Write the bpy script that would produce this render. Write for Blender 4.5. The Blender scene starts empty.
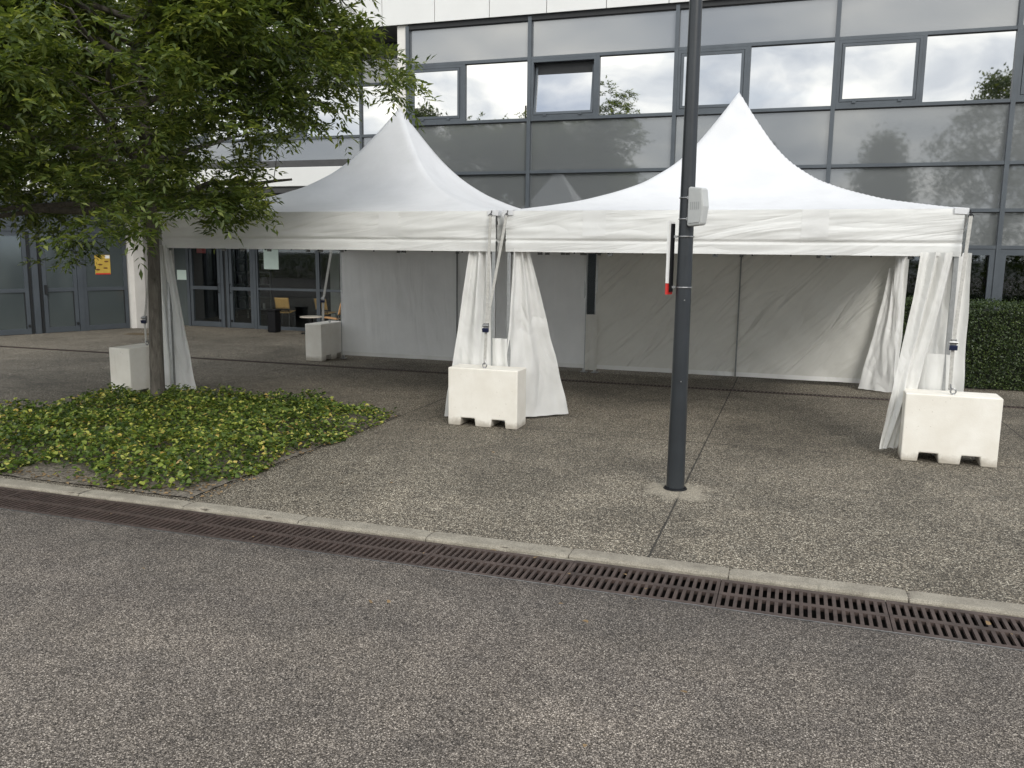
import bpy, bmesh, math, random
import numpy as np
from mathutils import Vector, Matrix
random.seed(7)
R = math.radians
scene = bpy.context.scene
col = scene.collection

# ------------------------------------------------------------------ camera
TH, PITCH, ROLL, HC = 0.321, 0.153, 0.012, 2.103
cam_d = bpy.data.cameras.new('camera')
cam = bpy.data.objects.new('camera', cam_d); col.objects.link(cam)
cam_d.sensor_width = 36; cam_d.lens = 843.7/1024*36
cam_d.clip_start = 0.05; cam_d.clip_end = 3000
cam.matrix_world = (Matrix.Translation((0, 0, HC)) @ Matrix.Rotation(TH, 4, 'Z')
                    @ Matrix.Rotation(R(90)-PITCH, 4, 'X') @ Matrix.Rotation(ROLL, 4, 'Z'))
scene.camera = cam

# ------------------------------------------------------------------ node helpers
class NT:
    def __init__(s, nt): s.t = nt; s.n = nt.nodes; s.l = nt.links
    def new(s, typ, **kw):
        n = s.n.new(typ)
        for k, v in kw.items():
            if k.startswith('in_'): 
                key = k[3:]
                n.inputs[int(key) if key.isdigit() else key].default_value = v
            else: setattr(n, k, v)
        return n
    def link(s, a, b): s.l.new(a, b)
    def math(s, op, a, b=None, clamp=False):
        n = s.new('ShaderNodeMath', operation=op, use_clamp=clamp)
        for i, v in enumerate((a, b)):
            if v is None: continue
            if isinstance(v, (int, float)): n.inputs[i].default_value = v
            else: s.link(v, n.inputs[i])
        return n.outputs[0]
    def ramp(s, fac, stops, interp='LINEAR'):
        n = s.new('ShaderNodeValToRGB'); cr = n.color_ramp; cr.interpolation = interp
        while len(cr.elements) < len(stops): cr.elements.new(0.5)
        for e, (p, c) in zip(cr.elements, stops):
            e.position = p; e.color = (*c, 1) if len(c) == 3 else c
        s.link(fac, n.inputs[0]); return n.outputs[0]
    def mix(s, fac, a, b, blend='MIX'):
        n = s.new('ShaderNodeMix', data_type='RGBA', blend_type=blend)
        for key, v in ((0, fac), (6, a), (7, b)):
            if isinstance(v, (int, float)): n.inputs[key].default_value = v
            elif isinstance(v, tuple): n.inputs[key].default_value = (*v, 1)
            else: s.link(v, n.inputs[key])
        return n.outputs[2]
    def noise(s, vec, scale, detail=4, rough=.5, dist=0):
        n = s.new('ShaderNodeTexNoise'); n.inputs['Scale'].default_value = scale
        n.inputs['Detail'].default_value = detail; n.inputs['Roughness'].default_value = rough
        n.inputs['Distortion'].default_value = dist
        if vec is not None: s.link(vec, n.inputs['Vector'])
        return n.outputs['Fac']
    def mapping(s, vec, scale=(1, 1, 1), rot=(0, 0, 0)):
        n = s.new('ShaderNodeMapping'); n.inputs['Scale'].default_value = scale; n.inputs['Rotation'].default_value = rot
        s.link(vec, n.inputs['Vector']); return n.outputs[0]
    def pos(s): return s.new('ShaderNodeNewGeometry').outputs['Position']
    def bump(s, h, strength=.5, dist=.01):
        n = s.new('ShaderNodeBump'); n.inputs['Strength'].default_value = strength
        n.inputs['Distance'].default_value = dist; s.link(h, n.inputs['Height']); return n.outputs[0]

def material(name):
    m = bpy.data.materials.new(name); m.use_nodes = True
    t = NT(m.node_tree); t.b = t.n['Principled BSDF']; t.out = t.n['Material Output']
    return m, t

def plain(name, c, rough=.5, metal=0, var=.12, vscale=6, spec=.5, bump=0, bscale=60):
    m, t = material(name)
    p = t.pos()
    f = t.noise(p, vscale, 5, .6)
    lo = tuple(x*(1-var) for x in c); hi = tuple(min(1, x*(1+var)) for x in c)
    t.link(t.ramp(f, [(.3, lo), (.7, hi)]), t.b.inputs['Base Color'])
    r2 = t.noise(p, vscale*3, 3)
    t.link(t.math('ADD', t.math('MULTIPLY', r2, .2), max(0, rough-.1)), t.b.inputs['Roughness'])
    t.b.inputs['Metallic'].default_value = metal
    t.b.inputs['Specular IOR Level'].default_value = spec
    if bump: t.link(t.bump(t.noise(p, bscale, 4), bump, .003), t.b.inputs['Normal'])
    return m

# ------------------------------------------------------------------ materials
def aggregate(name, cells, palette, stain, joints=False, dark=(.3, .8)):
    """exposed pebble surface: voronoi stones in a darker binder, broad stains"""
    m, t = material(name); p = t.pos()
    v = t.new('ShaderNodeTexVoronoi', feature='F1'); v.inputs['Scale'].default_value = cells
    t.link(p, v.inputs['Vector'])
    sep = t.new('ShaderNodeSeparateColor'); t.link(v.outputs['Color'], sep.inputs[0])
    stone = t.ramp(sep.outputs[0], palette, 'CONSTANT')
    edge = t.ramp(v.outputs['Distance'], [(.28, (1, 1, 1)), (.60, (.16, .15, .135))])
    c = t.mix(1.0, stone, edge, 'MULTIPLY')
    # second, finer grit
    v2 = t.new('ShaderNodeTexVoronoi', feature='F1'); v2.inputs['Scale'].default_value = cells*2.7
    t.link(p, v2.inputs['Vector'])
    s2 = t.new('ShaderNodeSeparateColor'); t.link(v2.outputs['Color'], s2.inputs[0])
    c = t.mix(t.math('MULTIPLY', t.math('GREATER_THAN', s2.outputs[1], .6), .45), c, t.ramp(s2.outputs[0], palette, 'CONSTANT'))
    big = t.noise(p, .55, 6, .6, .6); mid = t.noise(p, 3.2, 5, .65)
    c = t.mix(1.0, c, t.ramp(big, [(.32, (stain[0],)*3), (.52, (.92, .92, .92)), (.72, (stain[1],)*3)]), 'MULTIPLY')
    c = t.mix(1.0, c, t.ramp(mid, [(.3, (.80, .80, .80)), (.65, (1.06, 1.05, 1.03))]), 'MULTIPLY')
    # small dark oily spots
    sp = t.ramp(t.noise(p, 5.5, 2, .5, .8), [(.70, (0, 0, 0)), (.76, (1, 1, 1))])
    c = t.mix(t.math('MULTIPLY', sp, .35), c, (.05, .048, .044))
    if not joints:
        sx = t.new('ShaderNodeSeparateXYZ'); t.link(p, sx.inputs[0])
        yy = t.math('ADD', sx.outputs[1], t.math('MULTIPLY', t.math('SUBTRACT', t.noise(p, 1.3, 5, .6), .5), 1.6))
        c = t.mix(1.0, c, t.ramp(t.math('MULTIPLY', yy, .1), [(.36, (1, 1, 1)), (.47, (.82, .83, .84)), (.51, (.66, .66, .67))]), 'MULTIPLY')
        tr_ = t.noise(t.mapping(p, (.25, 1.1, 1)), 1.0, 5, .6, .4)
        c = t.mix(1.0, c, t.ramp(tr_, [(.35, (.92, .92, .93)), (.6, (1.06, 1.055, 1.045))]), 'MULTIPLY')
    h = v.outputs['Distance']
    hh = t.math('MULTIPLY', h, -1)
    if joints:
        s = t.new('ShaderNodeSeparateXYZ'); t.link(p, s.inputs[0])
        wob = t.math('MULTIPLY', t.math('SUBTRACT', t.noise(p, 14, 3), .5), .016)
        tot = None
        for ax, lst in ((0, (-20.6, -16.6, -12.6, -8.7, -4.78, -.87, 2.68, 6.6, 10.5)), (1, (9.62, 17.6))):
            for j in lst:
                d = t.math('ABSOLUTE', t.math('ADD', t.math('SUBTRACT', s.outputs[ax], j), wob))
                k = t.math('LESS_THAN', d, .0085)
                tot = k if tot is None else t.math('MAXIMUM', tot, k)
        c = t.mix(t.math('MULTIPLY', tot, .85), c, (.022, .020, .017))
        # pale mortar collar round the lamp base (repair of its own shape)
        d = t.new('ShaderNodeVectorMath', operation='DISTANCE'); t.link(t.mapping(p, (1, 1.0, 0)), d.inputs[0])
        d.inputs[1].default_value = (-.90, 7.50, 0)
        dd = t.math('ADD', d.outputs['Value'], t.math('MULTIPLY', t.math('SUBTRACT', t.noise(p, 5, 4, .7), .5), .55))
        f = t.ramp(dd, [(.20, (.85, .85, .85)), (.34, (0, 0, 0))])
        fine = t.ramp(t.noise(p, 70, 3), [(.3, (.30, .27, .21)), (.7, (.48, .43, .34))])
        c = t.mix(t.math('MULTIPLY', f, .62), c, fine)
    t.link(c, t.b.inputs['Base Color'])
    t.b.inputs['Roughness'].default_value = .82
    t.b.inputs['Specular IOR Level'].default_value = .35
    t.link(t.bump(hh, .55, .006), t.b.inputs['Normal'])
    return m

M = {}
M['paving'] = aggregate('exposed_aggregate', 88,
    [(0, (.075, .064, .050)), (.18, (.19, .163, .126)), (.36, (.33, .286, .222)), (.54, (.49, .43, .335)), (.70, (.21, .186, .152)), (.84, (.76, .70, .57))], (.62, 1.18), True)
M['road'] = aggregate('coarse_asphalt', 124,
    [(0, (.10, .086, .074)), (.2, (.21, .181, .156)), (.42, (.34, .296, .252)), (.60, (.24, .208, .182)), (.74, (.46, .404, .345)), (.91, (.68, .61, .53))], (.80, 1.22))
def kerb_mat():
    m, t = material('worn_kerb_concrete'); p = t.pos()
    c = t.ramp(t.noise(p, 5, 5, .65), [(.3, (.21, .19, .155)), (.55, (.31, .285, .235)), (.75, (.38, .35, .29))])
    c = t.mix(1.0, c, t.ramp(t.noise(p, 130, 3, .7), [(.35, (.62, .60, .57)), (.6, (1.08, 1.07, 1.05))]), 'MULTIPLY')
    moss = t.ramp(t.noise(p, 9, 5, .7), [(.58, (0, 0, 0)), (.68, (1, 1, 1))])
    c = t.mix(t.math('MULTIPLY', moss, .5), c, (.10, .098, .07))
    t.link(c, t.b.inputs['Base Color']); t.b.inputs['Roughness'].default_value = .92
    t.link(t.bump(t.noise(p, 90, 5, .7), .9, .005), t.b.inputs['Normal'])
    return m
M['kerb'] = kerb_mat()
M['terrain'] = plain('far_ground', (.10, .10, .08), .9, var=.3, vscale=.2)
M['soil'] = plain('soil', (.135, .118, .094), .95, var=.8, vscale=38, bump=1, bscale=60)
M['channel'] = plain('channel_dirt', (.008, .007, .006), .95, var=.3)  # one near-black tone for the drain floors and back wall
M['iron'] = plain('cast_iron', (.074, .053, .045), .62, .35, var=.35, vscale=9, bump=.3, bscale=120)
M['concrete_block'] = None
def block_mat():
    m, t = material('cream_concrete'); p = t.pos()
    c = t.ramp(t.noise(p, 3.5, 5, .6), [(.3, (.72, .68, .60)), (.7, (.81, .78, .71))])
    vp = t.new('ShaderNodeTexVoronoi'); vp.inputs['Scale'].default_value = 26; t.link(p, vp.inputs['Vector'])
    sv = t.new('ShaderNodeSeparateColor'); t.link(vp.outputs['Color'], sv.inputs[0])
    pit = t.math('MULTIPLY', t.math('LESS_THAN', vp.outputs['Distance'], t.math('MULTIPLY', sv.outputs[0], .16)), t.math('GREATER_THAN', sv.outputs[1], .62))
    c = t.mix(t.math('MULTIPLY', pit, .6), c, (.45, .40, .32))
    # scuffed dirty foot edge and drips
    s = t.new('ShaderNodeSeparateXYZ'); t.link(p, s.inputs[0])
    low = t.ramp(t.math('ADD', s.outputs[2], t.math('MULTIPLY', t.noise(p, 9, 4, .7), .14)), [(.10, (1, 1, 1)), (.17, (0, 0, 0))])
    c = t.mix(t.math('MULTIPLY', low, .7), c, (.30, .26, .20))
    st = t.ramp(t.noise(t.mapping(p, (12, 12, 1.2)), 1.0, 4, .6), [(.60, (0, 0, 0)), (.8, (1, 1, 1))])
    c = t.mix(t.math('MULTIPLY', st, .32), c, (.46, .41, .33))
    t.link(c, t.b.inputs['Base Color']); t.b.inputs['Roughness'].default_value = .8
    t.link(t.bump(t.noise(p, 60, 5, .6), .35, .004), t.b.inputs['Normal'])
    return m
M['concrete_block'] = block_mat()

def fabric(name, base, trans, scale=(1, 1, 1), rot=(0, 0, 0), strength=.6, dist=.03, fine=.25, tcol=None, dirt=.08):
    m, t = material(name); p = t.pos()
    pr = t.mapping(p, (1, 1, 1), rot)
    mp = t.mapping(pr, scale)
    w1 = t.noise(mp, 1.0, 3, .45, .9)
    w2 = t.noise(t.mapping(pr, tuple(x*3.1 for x in scale)), 1.0, 2, .4, 1.2)
    ridge = t.math('ABSOLUTE', t.math('SUBTRACT', w1, .5))
    h = t.math('ADD', t.math('MULTIPLY', ridge, 2.2), t.math('MULTIPLY', w2, fine))
    stain = t.noise(p, 1.7, 5, .65)
    lo = tuple(x*(1-dirt) for x in base)
    t.link(t.ramp(stain, [(.35, lo), (.6, base)]), t.b.inputs['Base Color'])
    t.b.inputs['Roughness'].default_value = .42
    t.b.inputs['Specular IOR Level'].default_value = .4
    nb = t.bump(h, strength, dist); t.link(nb, t.b.inputs['Normal'])
    tr = t.new('ShaderNodeBsdfTranslucent'); tr.inputs['Color'].default_value = (*(tcol or base), 1)
    t.link(nb, tr.inputs['Normal'])
    mx = t.new('ShaderNodeMixShader'); mx.inputs[0].default_value = trans
    t.link(t.b.outputs[0], mx.inputs[1]); t.link(tr.outputs[0], mx.inputs[2]); t.link(mx.outputs[0], t.out.inputs['Surface'])
    return m
WH = (.80, .80, .80)
M['roof_fabric'] = fabric('white_roof_pvc', (.73, .735, .745), .10, (.9, .9, .9), strength=.3, dist=.03, fine=.08)
M['valance_fabric'] = fabric('white_valance_pvc', (.80, .80, .775), .14, (.55, .55, 4.2), (0, R(7), 0), .5, .045, .12)
M['patch_fabric'] = fabric('white_patch_pvc', (.80, .80, .78), .14, (1.2, 1.2, 3), (0, R(7), 0), .25, .02, .1)
M['wall_fabric'] = fabric('white_wall_pvc', (.66, .65, .60), .20, (2.6, 2.6, .45), (0, R(-42), 0), .9, .08, .12, (.82, .78, .66))  # same white cloth, base darkened to paint in the shade inside the right tent
M['wall_fabric_upright'] = fabric('white_wall_pvc_upright', (.87, .87, .86), .28, (2.2, 2.2, .3), (0, R(4), 0), .7, .05, .2, (.90, .90, .88))  # left tent's wall cloth, base raised to paint in its brighter light
M['curtain_fabric'] = fabric('white_curtain_pvc', (.80, .795, .765), .18, (2.6, 2.6, .9), (0, R(14), 0), .6, .045, .2)
M['alu'] = plain('aluminium', (.42, .43, .43), .38, .8, var=.12, vscale=20)
M['alu_dark'] = plain('dull_aluminium', (.20, .205, .20), .45, .6, var=.2, vscale=20)
M['webbing'] = plain('grey_webbing', (.42, .41, .38), .75, var=.18, vscale=40)
M['steel'] = plain('zinc_steel', (.35, .35, .35), .35, .9, var=.3, vscale=30)
M['blue_handle'] = plain('blue_handle', (.012, .018, .055), .4)
M['black'] = plain('black_plastic', (.006, .006, .007), .6, spec=.25)
M['post_paint'] = plain('dark_grey_paint', (.022, .026, .030), .36, .0, var=.14, vscale=3.5, bump=.12, bscale=30)
M['box_grey'] = plain('light_grey_casing', (.46, .47, .46), .42, var=.06)
M['box_mark'] = plain('grey_casing_print', (.33, .34, .335), .5, var=.05)
M['white_sign'] = plain('white_sign_sheet', (.78, .78, .76), .4, var=.05)
M['red_sign'] = plain('red_sign_sheet', (.55, .035, .03), .4, var=.08)
M['frame'] = plain('blue_grey_frame', (.078, .090, .102), .42, .25, var=.12, vscale=2.5)
M['gasket'] = plain('black_gasket', (.012, .013, .014), .6)
M['fascia'] = plain('white_cladding', (.66, .66, .64), .45, var=.035, vscale=1.2)
M['joint'] = plain('joint_shadow_gap', (.05, .05, .05), .8)
M['render_wall'] = plain('grey_render', (.40, .385, .36), .85, var=.1, vscale=1.5, bump=.2)
M['pale_strip'] = plain('pale_edge_trim', (.66, .64, .60), .6, var=.05)
M['interior'] = plain('dark_interior', (.014, .014, .015), .8, var=.2)
M['interior_floor'] = plain('interior_floor', (.035, .033, .030), .6, var=.2)
M['wood'] = plain('yellow_beech', (.52, .29, .085), .4, var=.12, vscale=7)
M['wood_orange'] = plain('orange_beech', (.66, .36, .15), .4, var=.12, vscale=7)
M['pale_top'] = plain('pale_table_top', (.55, .50, .42), .45, var=.1)
M['dark_metal'] = plain('dark_metal', (.02, .02, .022), .4, .5)
M['paper'] = plain('greenish_paper', (.55, .66, .60), .6, var=.04)
M['blue_panel'] = plain('blue_enamel', (.02, .09, .42), .4, var=.05)
M['bark'] = None

def bark_mat():
    m, t = material('ash_bark'); p = t.pos()
    f = t.noise(t.mapping(p, (22, 22, 4)), 1.0, 6, .7, .6)
    t.link(t.ramp(f, [(.3, (.045, .039, .031)), (.6, (.12, .107, .088)), (.8, (.19, .172, .145))]), t.b.inputs['Base Color'])
    t.b.inputs['Roughness'].default_value = .9
    t.link(t.bump(f, 1.0, .02), t.b.inputs['Normal'])
    return m
M['bark'] = bark_mat()

def leaf_mat(name, stops, trans=.35, tc=(.16, .22, .03), rough=.42):
    m, t = material(name)
    g = t.new('ShaderNodeNewGeometry')
    c = t.ramp(g.outputs['Random Per Island'], stops)
    big = t.noise(t.pos(), .9, 3)
    c = t.mix(1.0, c, t.ramp(big, [(.3, (.78, .84, .8)), (.7, (1.18, 1.12, 1.0))]), 'MULTIPLY')
    t.link(c, t.b.inputs['Base Color']); t.b.inputs['Roughness'].default_value = rough
    t.b.inputs['Specular IOR Level'].default_value = .4
    tr = t.new('ShaderNodeBsdfTranslucent')
    t.link(t.mix(1.0, c, (2.2, 2.0, .9), 'MULTIPLY'), tr.inputs['Color'])
    mx = t.new('ShaderNodeMixShader'); mx.inputs[0].default_value = trans
    t.link(t.b.outputs[0], mx.inputs[1]); t.link(tr.outputs[0], mx.inputs[2]); t.link(mx.outputs[0], t.out.inputs['Surface'])
    return m
M['ash_leaf'] = leaf_mat('ash_leaf', [(0, (.042, .066, .020)), (.45, (.070, .104, .030)), (.8, (.112, .148, .046)), (1, (.22, .26, .10))], .46)
M['ivy_leaf'] = leaf_mat('ivy_leaf', [(0, (.022, .045, .010)), (.35, (.060, .100, .018)), (.66, (.12, .175, .034)), (.88, (.26, .31, .065)), (.97, (.55, .52, .15)), (1, (.45, .28, .09))], .25)
M['hedge_leaf'] = leaf_mat('hedge_leaf', [(0, (.018, .034, .012)), (.6, (.040, .065, .018)), (1, (.075, .105, .03))], .15)
M['far_leaf'] = leaf_mat('far_leaf', [(0, (.03, .05, .012)), (.6, (.06, .09, .02)), (1, (.11, .14, .035))], .3)
M['hedge_core'] = plain('hedge_core', (.012, .016, .008), .95)

def mirror_glass(name, tint, base, mirror, rough=.015, ripple=.06):
    m, t = material(name)
    t.b.inputs['Base Color'].default_value = (*base, 1); t.b.inputs['Roughness'].default_value = .25
    g = t.new('ShaderNodeBsdfGlossy'); g.inputs['Color'].default_value = (*tint, 1); g.inputs['Roughness'].default_value = rough
    t.link(t.bump(t.noise(t.pos(), .8, 2), ripple, .02), g.inputs['Normal'])
    mx = t.new('ShaderNodeMixShader'); mx.inputs[0].default_value = mirror
    t.link(t.b.outputs[0], mx.inputs[1]); t.link(g.outputs[0], mx.inputs[2]); t.link(mx.outputs[0], t.out.inputs['Surface'])
    return m
M['window_glass'] = mirror_glass('reflective_window_glass', (.575, .575, .575), (.03, .035, .04), .93, ripple=.14)
M['spandrel'] = mirror_glass('grey_spandrel_glass', (.95, .96, .97), (.118, .125, .127), .12, .03)
M['spandrel_light'] = mirror_glass('pale_grey_spandrel_glass', (.93, .95, .98), (.125, .132, .138), .135, .04)
def clear_glass(name, tint, mirror):
    m, t = material(name)
    tr = t.new('ShaderNodeBsdfTransparent'); tr.inputs['Color'].default_value = (*tint, 1)
    g = t.new('ShaderNodeBsdfGlossy'); g.inputs['Roughness'].default_value = .02; g.inputs['Color'].default_value = (.9, .95, 1, 1)
    mx = t.new('ShaderNodeMixShader'); mx.inputs[0].default_value = mirror
    t.link(tr.outputs[0], mx.inputs[1]); t.link(g.outputs[0], mx.inputs[2]); t.link(mx.outputs[0], t.out.inputs['Surface'])
    return m
M['door_glass'] = clear_glass('door_glass', (.90, .93, .92), .045)
M['dark_glass'] = clear_glass('dark_ground_glass', (.5, .54, .54), .10)
M['frosted'] = mirror_glass('grey_green_door_glass', (.8, .9, .9), (.050, .062, .064), .12, .08)

# ------------------------------------------------------------------ mesh helpers
class MB:
    def __init__(s): s.v = []; s.f = []; s.mi = []; s.cur = 0
    def add(s, vs, fs):
        o = len(s.v); s.v += [tuple(v) for v in vs]
        s.f += [tuple(i+o for i in f) for f in fs]; s.mi += [s.cur]*len(fs); return s
    def mat(s, i): s.cur = i; return s
    def box(s, x0, x1, y0, y1, z0, z1):
        return s.add([(x0, y0, z0), (x1, y0, z0), (x1, y1, z0), (x0, y1, z0), (x0, y0, z1), (x1, y0, z1), (x1, y1, z1), (x0, y1, z1)],
                     [(0, 3, 2, 1), (4, 5, 6, 7), (0, 1, 5, 4), (1, 2, 6, 5), (2, 3, 7, 6), (3, 0, 4, 7)])
    def obox(s, c, ax, ay, az, hx, hy, hz):
        c = Vector(c); ax, ay, az = Vector(ax).normalized()*hx, Vector(ay).normalized()*hy, Vector(az).normalized()*hz
        vs = [c + ax*i + ay*j + az*k for k in (-1, 1) for (i, j) in ((-1, -1), (1, -1), (1, 1), (-1, 1))]
        return s.add(vs, [(0, 3, 2, 1), (4, 5, 6, 7), (0, 1, 5, 4), (1, 2, 6, 5), (2, 3, 7, 6), (3, 0, 4, 7)])
    def bar(s, p0, p1, w, h, up=(0, 0, 1)):
        p0, p1 = Vector(p0), Vector(p1); d = p1-p0; u = Vector(up)
        if abs(d.normalized().dot(u)) > .95: u = Vector((0, 1, 0))
        sx = d.cross(u).normalized(); sz = sx.cross(d).normalized()
        return s.obox((p0+p1)/2, d, sx, sz, d.length/2, w/2, h/2)
    def tube(s, pts, rad, n=8, cap=True, el=1.0):
        pts = [Vector(p) for p in pts]; N = len(pts)
        if not isinstance(rad, (list, tuple)): rad = [rad]*N
        vs = []; ref = None
        for i, p in enumerate(pts):
            d = (pts[min(i+1, N-1)]-pts[max(i-1, 0)]).normalized()
            if ref is None: ref = Vector((0, 0, 1)) if abs(d.z) < .9 else Vector((1, 0, 0))
            a = d.cross(ref).normalized(); b = d.cross(a).normalized(); ref = -b if False else ref
            for k in range(n):
                t = 2*math.pi*k/n; vs.append(p + a*math.cos(t)*rad[i] + b*math.sin(t)*rad[i]*el)
        fs = [(i*n+k, i*n+(k+1) % n, (i+1)*n+(k+1) % n, (i+1)*n+k) for i in range(N-1) for k in range(n)]
        if cap: fs += [tuple(range(n))[::-1], tuple((N-1)*n+k for k in range(n))]
        return s.add(vs, fs)
    def grid(s, fn, nu, nv):
        vs = [fn(i/nu, j/nv) for j in range(nv+1) for i in range(nu+1)]
        fs = [(j*(nu+1)+i, j*(nu+1)+i+1, (j+1)*(nu+1)+i+1, (j+1)*(nu+1)+i) for j in range(nv) for i in range(nu)]
        return s.add(vs, fs)
    def torus(s, c, R0, r0, axis=(0, 1, 0), n=16, m=6):
        c = Vector(c); ax = Vector(axis).normalized(); a = ax.orthogonal().normalized(); b = ax.cross(a)
        vs = []
        for i in range(n):
            t = 2*math.pi*i/n; d = a*math.cos(t)+b*math.sin(t)
            for j in range(m):
                u = 2*math.pi*j/m; vs.append(c + d*(R0+r0*math.cos(u)) + ax*r0*math.sin(u))
        return s.add(vs, [(i*m+j, ((i+1) % n)*m+j, ((i+1) % n)*m+(j+1) % m, i*m+(j+1) % m) for i in range(n) for j in range(m)])
    def build(s, name, mats, parent=None, smooth=False, bevel=0, root=None, fix=False):
        """root: world location the object coordinates are relative to (the thing's base)"""
        if not isinstance(mats, (list, tuple)): mats = [mats]
        off = Vector(root) if root is not None else (parent_root(parent) if parent else Vector((0, 0, 0)))
        me = bpy.data.meshes.new(name)
        me.from_pydata([(x-off.x, y-off.y, z-off.z) for x, y, z in s.v], [], s.f)
        for m in mats: me.materials.append(m)
        me.polygons.foreach_set('material_index', s.mi)
        if fix or bevel:
            bm = bmesh.new(); bm.from_mesh(me); bmesh.ops.recalc_face_normals(bm, faces=bm.faces); bm.to_mesh(me); bm.free()
        if smooth: me.polygons.foreach_set('use_smooth', [True]*len(me.polygons))
        o = bpy.data.objects.new(name, me); col.objects.link(o)
        if parent: o.parent = parent
        else: o.location = off
        if bevel:
            md = o.modifiers.new('bevel', 'BEVEL'); md.width = bevel; md.segments = 2; md.limit_method = 'ANGLE'; md.angle_limit = R(40)
        return o

def parent_root(p):
    while p.parent: p = p.parent
    return Vector(p.location)

def thing(name, label, cat, loc=(0, 0, 0), group=None):
    o = bpy.data.objects.new(name, None); col.objects.link(o); o.location = loc
    o.empty_display_size = .2
    return tag(o, label, cat, group)
def tag(o, label=None, cat=None, group=None, kind=None):
    if label: o['label'] = label
    if cat: o['category'] = cat
    if group: o['group'] = group
    if kind: o['kind'] = kind
    return o

def leaves_mesh(name, P, D, N, L, W, mat, parent=None, root=(0, 0, 0), kind='lance'):
    """one small folded leaf per row of P; D tip direction, N face normal"""
    P = np.asarray(P); D = np.asarray(D); N = np.asarray(N); L = np.asarray(L)[:, None]; W = np.asarray(W)[:, None]
    D = D/np.linalg.norm(D, axis=1, keepdims=True)
    S = np.cross(D, N); S /= (np.linalg.norm(S, axis=1, keepdims=True)+1e-9)
    U = np.cross(S, D)
    n = len(P); P = P-np.asarray(root)
    if kind == 'lance':
        V = np.stack([P, P+D*L*.45+S*W*.5+U*W*.12, P+D*L-U*L*.08, P+D*L*.45-S*W*.5+U*W*.12], 1)
        F = [(0, 1, 2), (0, 2, 3)]; k = 4
    else:
        V = np.stack([P, P+D*L*.1+S*W*.5, P+D*L*.5+S*W*.42+U*W*.08, P+D*L-U*L*.1, P+D*L*.5-S*W*.42+U*W*.08, P+D*L*.1-S*W*.5], 1)
        F = [(0, 1, 2, 3), (0, 3, 4, 5)]; k = 6
    V = V.reshape(-1, 3)
    base = np.arange(n)*k
    faces = []
    me = bpy.data.meshes.new(name)
    nf = len(F); fl = len(F[0])
    idx = (base[:, None, None] + np.array(F)[None]).reshape(-1)
    me.vertices.add(len(V)); me.vertices.foreach_set('co', V.astype(np.float32).reshape(-1))
    me.loops.add(len(idx)); me.loops.foreach_set('vertex_index', idx.astype(np.int32))
    me.polygons.add(n*nf); me.polygons.foreach_set('loop_start', (np.arange(n*nf)*fl).astype(np.int32))
    me.update(calc_edges=True); me.validate()
    me.materials.append(mat)
    o = bpy.data.objects.new(name, me); col.objects.link(o)
    if parent: o.parent = parent
    else: o.location = root
    return o

from mathutils import noise as mn
# ================================================================== SETTING
GY0, GY1 = 5.03, 5.515        # drain grate
KY0, KY1 = 5.545, 5.70        # kerb
mb = MB()
mb.box(-60, 60, -80, GY0-.012, -.35, -.016)
tag(mb.build('road', M['road']), kind='structure')
mb = MB(); mb.box(-60, 60, KY1, 40, -.35, 0)
tag(mb.build('pavement', M['paving']), kind='structure')
mb = MB(); mb.box(-1500, 1500, -1500, 1500, -.9, -.40)
tag(mb.build('ground', M['terrain']), kind='structure')
# drain channel: floor, walls and thin concrete edges
mb = MB()
mb.box(-60, 60, GY0-.008, KY0-.004, -.34, -.22)
mb.mat(1).box(-60, 60, GY0-.010, GY0-.002, -.20, -.012)
mb.mat(2)
x = -16.0
while x < 10:
    l = random.uniform(.25, .9); e = random.uniform(-.012, .006)
    mb.box(x, x+l, GY1+.006, KY0-.003, -.05, -.022+e); x += l
mb.mat(0).box(-60, 60, GY1+.004, KY0-.003, -.22, -.0505)
tag(mb.build('drain_channel', [M['channel'], M['steel'], M['kerb']]), kind='structure')
mb = MB(); x = -3.61-1.1*20
while x < 20:
    a, b = x+.004, x+1.1-.004; dz = random.uniform(-.004, .004); dy = random.uniform(-.004, .004)
    y0, y1 = KY0+dy, KY1-.002; z1 = .004+dz; c = .012
    NS = 26; vs = []
    for q in range(NS+1):
        xx = a+(b-a)*q/NS
        j = .010*mn.noise(Vector((xx*7, dy*900, 1)))+.007*mn.noise(Vector((xx*23, 3, dz*900)))
        chip = max(0, mn.noise(Vector((xx*5+40, 8, 2)))-.28)*.09
        end = .006 if q in (0, NS) else 0
        vs += [(xx, y0+j*.5, -.2), (xx, y0+j*.5+chip*.3, z1-c*1.4-chip), (xx, y0+c*.5+abs(j)+chip*.5, z1-c*.5-chip*.7-end), (xx, y0+c+.012+j+chip, z1-end), (xx, y1+j*.5, z1-.001-end), (xx, y1, -.2)]
    n = 6
    mb.add(vs, [(q*n+i, (q+1)*n+i, (q+1)*n+(i+1) % n, q*n+(i+1) % n) for q in range(NS) for i in range(n)]+[tuple(range(n)), tuple(NS*n+i for i in range(n))[::-1]])
    x += 1.1
tag(mb.build('kerb', M['kerb'], fix=True), kind='structure')
mb = MB(); mb.box(-60, 60, KY0+.02, KY1-.03, -.2, -.004)
tag(mb.build('kerb_bed', M['soil']), kind='structure')

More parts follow.
